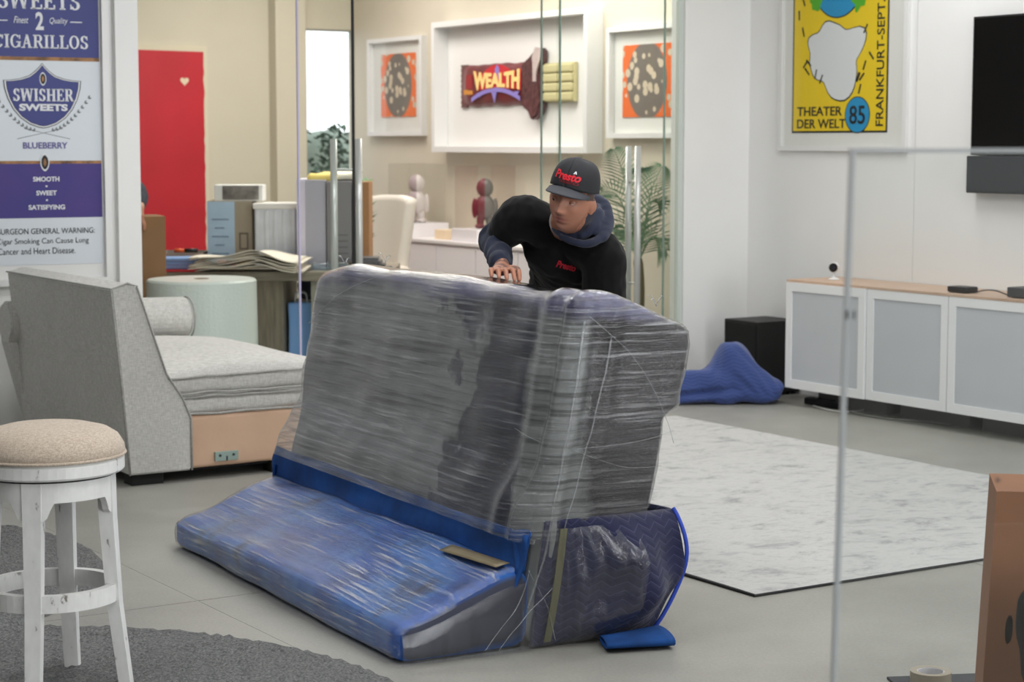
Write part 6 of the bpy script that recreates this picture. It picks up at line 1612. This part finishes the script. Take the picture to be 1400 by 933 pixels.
body = obj('body', bme, skin_mat('skin_tan', SK), man, smooth=True)
for s_ in (-1, 1):
    e = bmesh.new(); bmesh.ops.create_uvsphere(e, u_segments=20, v_segments=14, radius=0.0125)
    for v in e.verts: v.co = HM @ (v.co + Vector((s_ * 0.0315, -0.0715, 0.0)))
    eo = obj('eye', bm_mesh(e), mat('eye_white', (196, 186, 180), 0.3), man, smooth=True)
    e = bmesh.new(); bmesh.ops.create_uvsphere(e, u_segments=16, v_segments=10, radius=0.0062)
    for v in e.verts: v.co = HM @ (Vector((v.co.x, v.co.y * 0.5, v.co.z)) + Vector((s_ * 0.0315 - 0.0055, -0.0805, -0.003)))
    obj('iris', bm_mesh(e), mat('iris_dark', (34, 22, 16), 0.2), eo, smooth=True)
    # upper lid
    def lid(a, b, s_=s_):
        th = -1.1 + 2.2 * a; ph = -0.22 + 1.25 * b; r = 0.0137
        return HM @ (Vector((s_ * 0.0315, -0.0715, 0)) + Vector((r * sin(th) * cos(ph * 0.9), -r * cos(th) * cos(ph), r * sin(ph))))
    obj('eyelid', grid_me(14, 8, lid, thick=0.0012), mat('lid_skin', (172, 118, 94), 0.55), man, smooth=True)

def folds(me, amp, sc_, seed=0.0):
    me.update(); nr = [v.normal.copy() for v in me.vertices]; co = [v.co.copy() for v in me.vertices]
    for c, n in zip(co, nr): c += n * (amp * nz(c, sc_, seed) + amp * 0.5 * nz(c, sc_ * 2.3, seed + 4))
    me.vertices.foreach_set('co', [x for c in co for x in c]); me.update()
# hoodie (navy): torso, long right sleeve, hood bunched round the neck
H_ = Blob()
H_.chain([hips + Vector((0, 0, 0.02)), waist, chest, neck1 - tdir * 0.05], [(0.165, 0.118, 0.10), (0.148, 0.110, 0.10), (0.165, 0.118, 0.10), (0.12, 0.09, 0.06)], RT)
H_.limb([neck1 - tdir * 0.07, shR], [0.066, 0.066]); H_.limb([neck1 - tdir * 0.07, shL], [0.066, 0.066])
H_.limb([shR, shR.lerp(elR, 0.5), elR], [0.062, 0.060, 0.060]); H_.limb([elR, elR.lerp(wrR, 0.4), elR.lerp(wrR, 0.88)], [0.060, 0.054, 0.041])
H_.limb([shL, shL.lerp(elL, 0.5), elL], [0.062, 0.056, 0.052]); H_.limb([elL, elL.lerp(wrL, 0.4), elL.lerp(wrL, 0.88)], [0.056, 0.052, 0.043])
hood = [Q(766, 324, 7.16), Q(795, 333, 7.12), Q(822, 325, 7.18), Q(830, 302, 7.28), Q(822, 280, 7.36), Q(800, 275, 7.42), Q(770, 285, 7.40), Q(752, 300, 7.32)]
H_.limb(hood + [hood[0]], [0.011, 0.013, 0.020, 0.026, 0.030, 0.030, 0.022, 0.014, 0.011], 12, 6)
inner = [Q(796, 322, 7.17), Q(810, 312, 7.20), Q(816, 298, 7.25), Q(812, 284, 7.31)]
H_.limb(inner, [0.014, 0.024, 0.028, 0.024], 10, 5)
H_.limb([Q(770, 318, 7.20), Q(790, 322, 7.20), Q(806, 310, 7.24), Q(806, 292, 7.30)], [0.022, 0.026, 0.030, 0.030], 10, 5)
hm_ = H_.done(0.006, 3); folds(hm_, 0.007, 14, 2)
# sleeve creases across the right forearm
ad_ = (wrR - elR).normalized()
nrm_ = [v.normal.copy() for v in hm_.vertices]
for v, n_v in zip(hm_.vertices, nrm_):
    t_ = (v.co - elR).dot(ad_); rad_ = (v.co - elR - ad_ * t_).length
    if -0.05 < t_ < 0.26 and rad_ < 0.09: v.co += n_v * 0.006 * sin(t_ * 75 + 5 * nz(v.co, 12, 3)) * (0.4 + abs(nz(v.co, 9, 7)))
ho_ = obj('hoodie', hm_, mat('navy_fleece', (26, 33, 56), 0.9, var=0.12, vscale=20, sheen=0.12), man, smooth=True); ho_['label'] = 'navy hoodie with hood bunched at the neck'
# black shirt over it, sleeves to mid upper arm (right) and loose (left)
T_ = Blob()
T_.chain([hips + Vector((0, 0, -0.04)), waist, chest, neck1 - tdir * 0.065], [(0.196, 0.146, 0.12), (0.180, 0.140, 0.12), (0.195, 0.148, 0.115), (0.155, 0.118, 0.06)], RT)
T_.limb([neck1 - tdir * 0.075, shR], [0.085, 0.084]); T_.limb([neck1 - tdir * 0.08, shL], [0.085, 0.084])
T_.limb([shR, shR.lerp(elR, 0.55)], [0.084, 0.078])
T_.limb([shL, shL.lerp(elL, 0.5), elL.lerp(wrL, 0.1)], [0.084, 0.080, 0.076])
tm_ = T_.done(0.007, 4); folds(tm_, 0.010, 9, 6)
sh_o = obj('shirt', tm_, mat('black_cotton', (9, 9, 10), 0.85, var=0.1, vscale=16, sheen=0.05, spec=0.25), man, smooth=True); sh_o['label'] = 'black over-shirt with red chest print'
# white undershirt collar
na_ = (neck0 - neck1).normalized(); n1_ = na_.cross(Vector((1, 0, 0))).normalized(); n2_ = na_.cross(n1_).normalized(); ncc = neck1.lerp(neck0, 0.42)
tube('undershirt_collar', [ncc + n1_ * (0.061 * cos(2 * pi * k / 28)) + n2_ * (0.061 * sin(2 * pi * k / 28)) for k in range(28)], 0.0035, mat('undershirt_white', (150, 144, 140), 0.8), man, 8, close=True)
# trousers and shoes
L_ = Blob()
L_.chain([hips + Vector((0, 0, 0.08)), hips], [(0.175, 0.13, 0.08), (0.185, 0.135, 0.10)], RT)
for h_, k_2, a_ in ((hipR, knR, anR), (hipL, knL, anL)):
    L_.limb([h_, h_.lerp(k_2, 0.5), k_2, k_2.lerp(a_, 0.5), a_ + Vector((0, 0, 0.01))], [0.105, 0.095, 0.076, 0.070, 0.062])
lm_ = L_.done(0.009, 4); folds(lm_, 0.007, 10, 1)
obj('trousers', lm_, mat('dark_trousers', (34, 35, 40), 0.85), man, smooth=True)
for a_ in (anR, anL):
    z = Blob(); z.limb([a_ + Vector((0, 0.05, -0.045)), a_ + Vector((0, -0.06, -0.047)), a_ + Vector((0, -0.17, -0.055))], [0.044, 0.044, 0.034]); z.limb([a_ + Vector((0, 0.01, 0.0)), a_ + Vector((0, 0.0, -0.04))], [0.048, 0.048])
    sm_ = z.done(0.008, 3)
    for v in sm_.vertices: v.co.z = max(v.co.z, 0.012)
    obj('shoe', sm_, mat('shoe_black', (26, 26, 28), 0.6), man, smooth=True)
# cap
def capf(a, b):
    th = a * 2 * pi; ph = b * pi / 2
    y = -cos(th); x = sin(th)
    fr = max(0, -y) ** 2
    r = cos(ph) ** (0.55)
    zz = sin(ph) ** 1.0
    return HM @ Vector((x * 0.0855 * r, y * (0.104) * r + 0.004, 0.040 + 0.010 * fr + 0.103 * zz - 0.010 * (1 - zz) * max(0, y)))
cap = obj('cap', grid_me(56, 20, capf, thick=-0.003), mat('cap_black', (34, 35, 40), 0.75, var=0.05, vscale=200), man, smooth=True); cap['label'] = 'black baseball cap'
def brim(a, b):
    x = (2 * a - 1) * 0.078; e = 1 - (2 * a - 1) ** 2
    yb_ = -0.102 * sqrt(max(0, 1 - (x / 0.0865) ** 2)) + 0.006
    y = yb_ - 0.070 * b * e ** 0.45
    z = 0.050 - 0.026 * (2 * a - 1) ** 2 * (0.5 + 0.5 * b) - 0.020 * b * e - 0.006 * (1 - e)
    return HM @ Vector((x, y, z))
bo = obj('brim', grid_me(40, 12, brim, thick=0.004), mat('brim_charcoal', (62, 64, 70), 0.8), cap, smooth=True)
bt = bmesh.new(); bmesh.ops.create_uvsphere(bt, u_segments=14, v_segments=8, radius=0.009)
for v in bt.verts: v.co = HM @ (Vector((v.co.x, v.co.y, v.co.z * 0.7)) + Vector((0, 0.004, 0.1445)))
obj('button', bm_mesh(bt), MATS['cap_black'], cap, smooth=True)
def seam(th): return [capf(th, 0.02 + 0.96 * k / 16) for k in range(17)]
for th in (0.0, 1 / 6, 1 / 3, 0.5, 2 / 3, 5 / 6): tube('seam', seam(th), 0.0009, MATS['black_plastic'], cap, 5)
# logos projected on cap and shirt
REDL = mat('logo_red', (226, 34, 52), 0.6); REDD = mat('logo_dark_red', (150, 28, 38), 0.6)
def project(name, s, w, h, m, parent, bvh, M, d, off, **k):
    me = text_me(s, 1.0, **k); xs = [v.co.x for v in me.vertices]; ys = [v.co.y for v in me.vertices]
    bmq = bmesh.new(); bmq.from_mesh(me); bmesh.ops.triangulate(bmq, faces=bmq.faces[:]); bmesh.ops.subdivide_edges(bmq, edges=[e for e in bmq.edges if e.calc_length() > 0.15], cuts=2, use_grid_fill=False); bmq.to_mesh(me); bmq.free()
    cx = (max(xs) + min(xs)) / 2; cy = (max(ys) + min(ys)) / 2; fx = w / (max(xs) - min(xs)); fy = h / (max(ys) - min(ys)); lz = 0.0
    for v in me.vertices:
        q = M @ Vector(((v.co.x - cx) * fx, 0, (v.co.y - cy) * fy)); hit = bvh.ray_cast(q - d * 0.3, d)
        z_up = 0.0012 if v.co.z > 0 else 0.0
        v.co = (hit[0] - d * (off + z_up)) if hit[0] else q
    return obj(name, me, m, parent)
bmt = bmesh.new(); bmt.from_mesh(cap.data); capb = BVHTree.FromBMesh(bmt); bmt.free()
dH = (HM.to_3x3() @ Vector((0, 1, 0))).normalized()
LM = HM @ Matrix.Translation((0.0, -0.1, 0.092))
project('cap_logo', 'Presto', 0.098, 0.030, REDL, cap, capb, LM, dH, 0.0006, bold=0.03, shear=0.15)
project('cap_logo', 'LOGISTICS', 0.070, 0.009, REDD, cap, capb, HM @ Matrix.Translation((0.012, -0.1, 0.071)), dH, 0.0006)
project('cap_logo', '^', 0.012, 0.010, WHITE_INK, cap, capb, HM @ Matrix.Translation((0.026, -0.1, 0.109)), dH, 0.0006, bold=0.05)
bmt = bmesh.new(); bmt.from_mesh(sh_o.data); shb = BVHTree.FromBMesh(bmt); bmt.free()
lc = Q(776, 368, 7.15)
project('chest_logo', 'Presto', 0.074, 0.027, mat('logo_crimson', (190, 26, 48), 0.7), sh_o, shb, Matrix.Translation(lc) @ Matrix.Rotation(radians(16), 4, 'Y'), Vector((0, 1, 0)), 0.0010, bold=0.04, shear=0.15)

# ---------------- second person, mostly behind the poster wall
O2 = Vector((-2.86, 12.86, 0))
m2_ = thing('person', 'person in a dark sleeve mostly hidden by the poster wall, handling the brown carton', 'person', O2, 0)
def Q2(px, py, Y): return P(px, py, Y) - O2
sh2_, el2, wr2_ = Vector((0.20, -0.05, 1.42)), Vector((-2.42, 12.66, 1.30)) - O2, Q2(191, 286, 12.40)
def figure(off, skinlayer):
    b = Blob(); e = off
    if skinlayer:
        head_verts(b, Matrix.Translation((0, -0.06, 1.66)) @ Matrix.Rotation(radians(25), 4, 'X'))
        b.limb([(0, -0.02, 1.45), (0, -0.05, 1.60)], [0.06, 0.055])
        b.chain([(0, 0, 0.95), (0, 0, 1.2), (0, 0, 1.40)], [(0.16, 0.11, 0.1), (0.15, 0.11, 0.1), (0.17, 0.10, 0.08)])
        for s_ in (-1, 1):
            b.limb([(s_ * 0.09, 0, 0.92), (s_ * 0.1, -0.02, 0.5), (s_ * 0.11, 0.02, 0.08)], [0.09, 0.058, 0.04]); b.limb([(s_ * 0.11, 0.03, 0.04), (s_ * 0.12, -0.15, 0.035)], [0.036, 0.03])
        b.limb([sh2_, el2, wr2_], [0.055, 0.043, 0.03])
        b.chain([wr2_, wr2_ + Vector((0.015, -0.02, -0.05))], [(0.026, 0.03, 0.03), (0.018, 0.038, 0.035)], None, 4)
        for i in range(4):
            q = wr2_ + Vector((0.020, -0.05 + 0.022 * i, -0.07)); b.limb([q, q + Vector((0.010, -0.004, -0.03)), q + Vector((0.008, -0.004, -0.058 - 0.005 * (i % 3)))], [0.010, 0.009, 0.0075], 8, 3)
        q = wr2_ + Vector((0.0, -0.05, -0.03)); b.limb([q, q + Vector((0.0, -0.025, -0.02)), q + Vector((0.006, -0.03, -0.05))], [0.012, 0.010, 0.008], 8, 3)
        b.limb([(-0.17, -0.02, 1.42), (-0.24, -0.1, 1.15), (-0.12, -0.32, 1.12)], [0.055, 0.043, 0.03]); b.ell((-0.10, -0.37, 1.11), (0.04, 0.06, 0.025))
        for i in range(5): b.limb([(-0.13 + 0.02 * i, -0.40, 1.11), (-0.12 + 0.02 * i, -0.44, 1.10), (-0.115 + 0.02 * i, -0.46, 1.085)], [0.010, 0.009, 0.008], 8, 3)
    else:
        b.chain([(0, 0, 0.93), (0, 0, 1.2), (0, 0, 1.40)], [(0.19, 0.14, 0.1), (0.18, 0.14, 0.1), (0.19, 0.125, 0.09)])
        b.limb([(0, 0, 1.42), sh2_], [0.09, 0.085]); b.limb([sh2_, el2, el2.lerp(wr2_, 0.75)], [0.08, 0.068, 0.05]); b.limb([(0, 0, 1.42), (-0.17, -0.02, 1.42)], [0.09, 0.085]); b.limb([(-0.17, -0.02, 1.42), (-0.24, -0.1, 1.15), (-0.13, -0.29, 1.12)], [0.08, 0.068, 0.045])
    return b
me = figure(0, True).done(0.007, 3)
paint(me, lambda co: HAIR if (co.z > 1.70 and co.y > -0.13) else SK); obj('body', me, bpy.data.materials['skin_tan'], m2_, smooth=True)
me = figure(0, False).done(0.010, 4); folds(me, 0.006, 10, 3); obj('jacket', me, mat('dark_jacket', (30, 36, 50), 0.85), m2_, smooth=True)
b = Blob()
b.chain([(0, 0, 1.0), (0, 0, 0.92)], [(0.18, 0.13, 0.08), (0.185, 0.13, 0.1)])
for s_ in (-1, 1): b.limb([(s_ * 0.09, 0, 0.92), (s_ * 0.1, -0.02, 0.5), (s_ * 0.11, 0.02, 0.10)], [0.105, 0.078, 0.06])
obj('trousers', b.done(0.011, 4), MATS['dark_trousers'], m2_, smooth=True)
for s_ in (-1, 1):
    b = Blob(); b.limb([(s_ * 0.11, 0.06, 0.045), (s_ * 0.115, -0.05, 0.045), (s_ * 0.12, -0.16, 0.036)], [0.044, 0.044, 0.034]); me = b.done(0.009, 3)
    for v in me.vertices: v.co.z = max(v.co.z, 0.001)
    obj('shoe', me, MATS['shoe_black'], m2_, smooth=True)
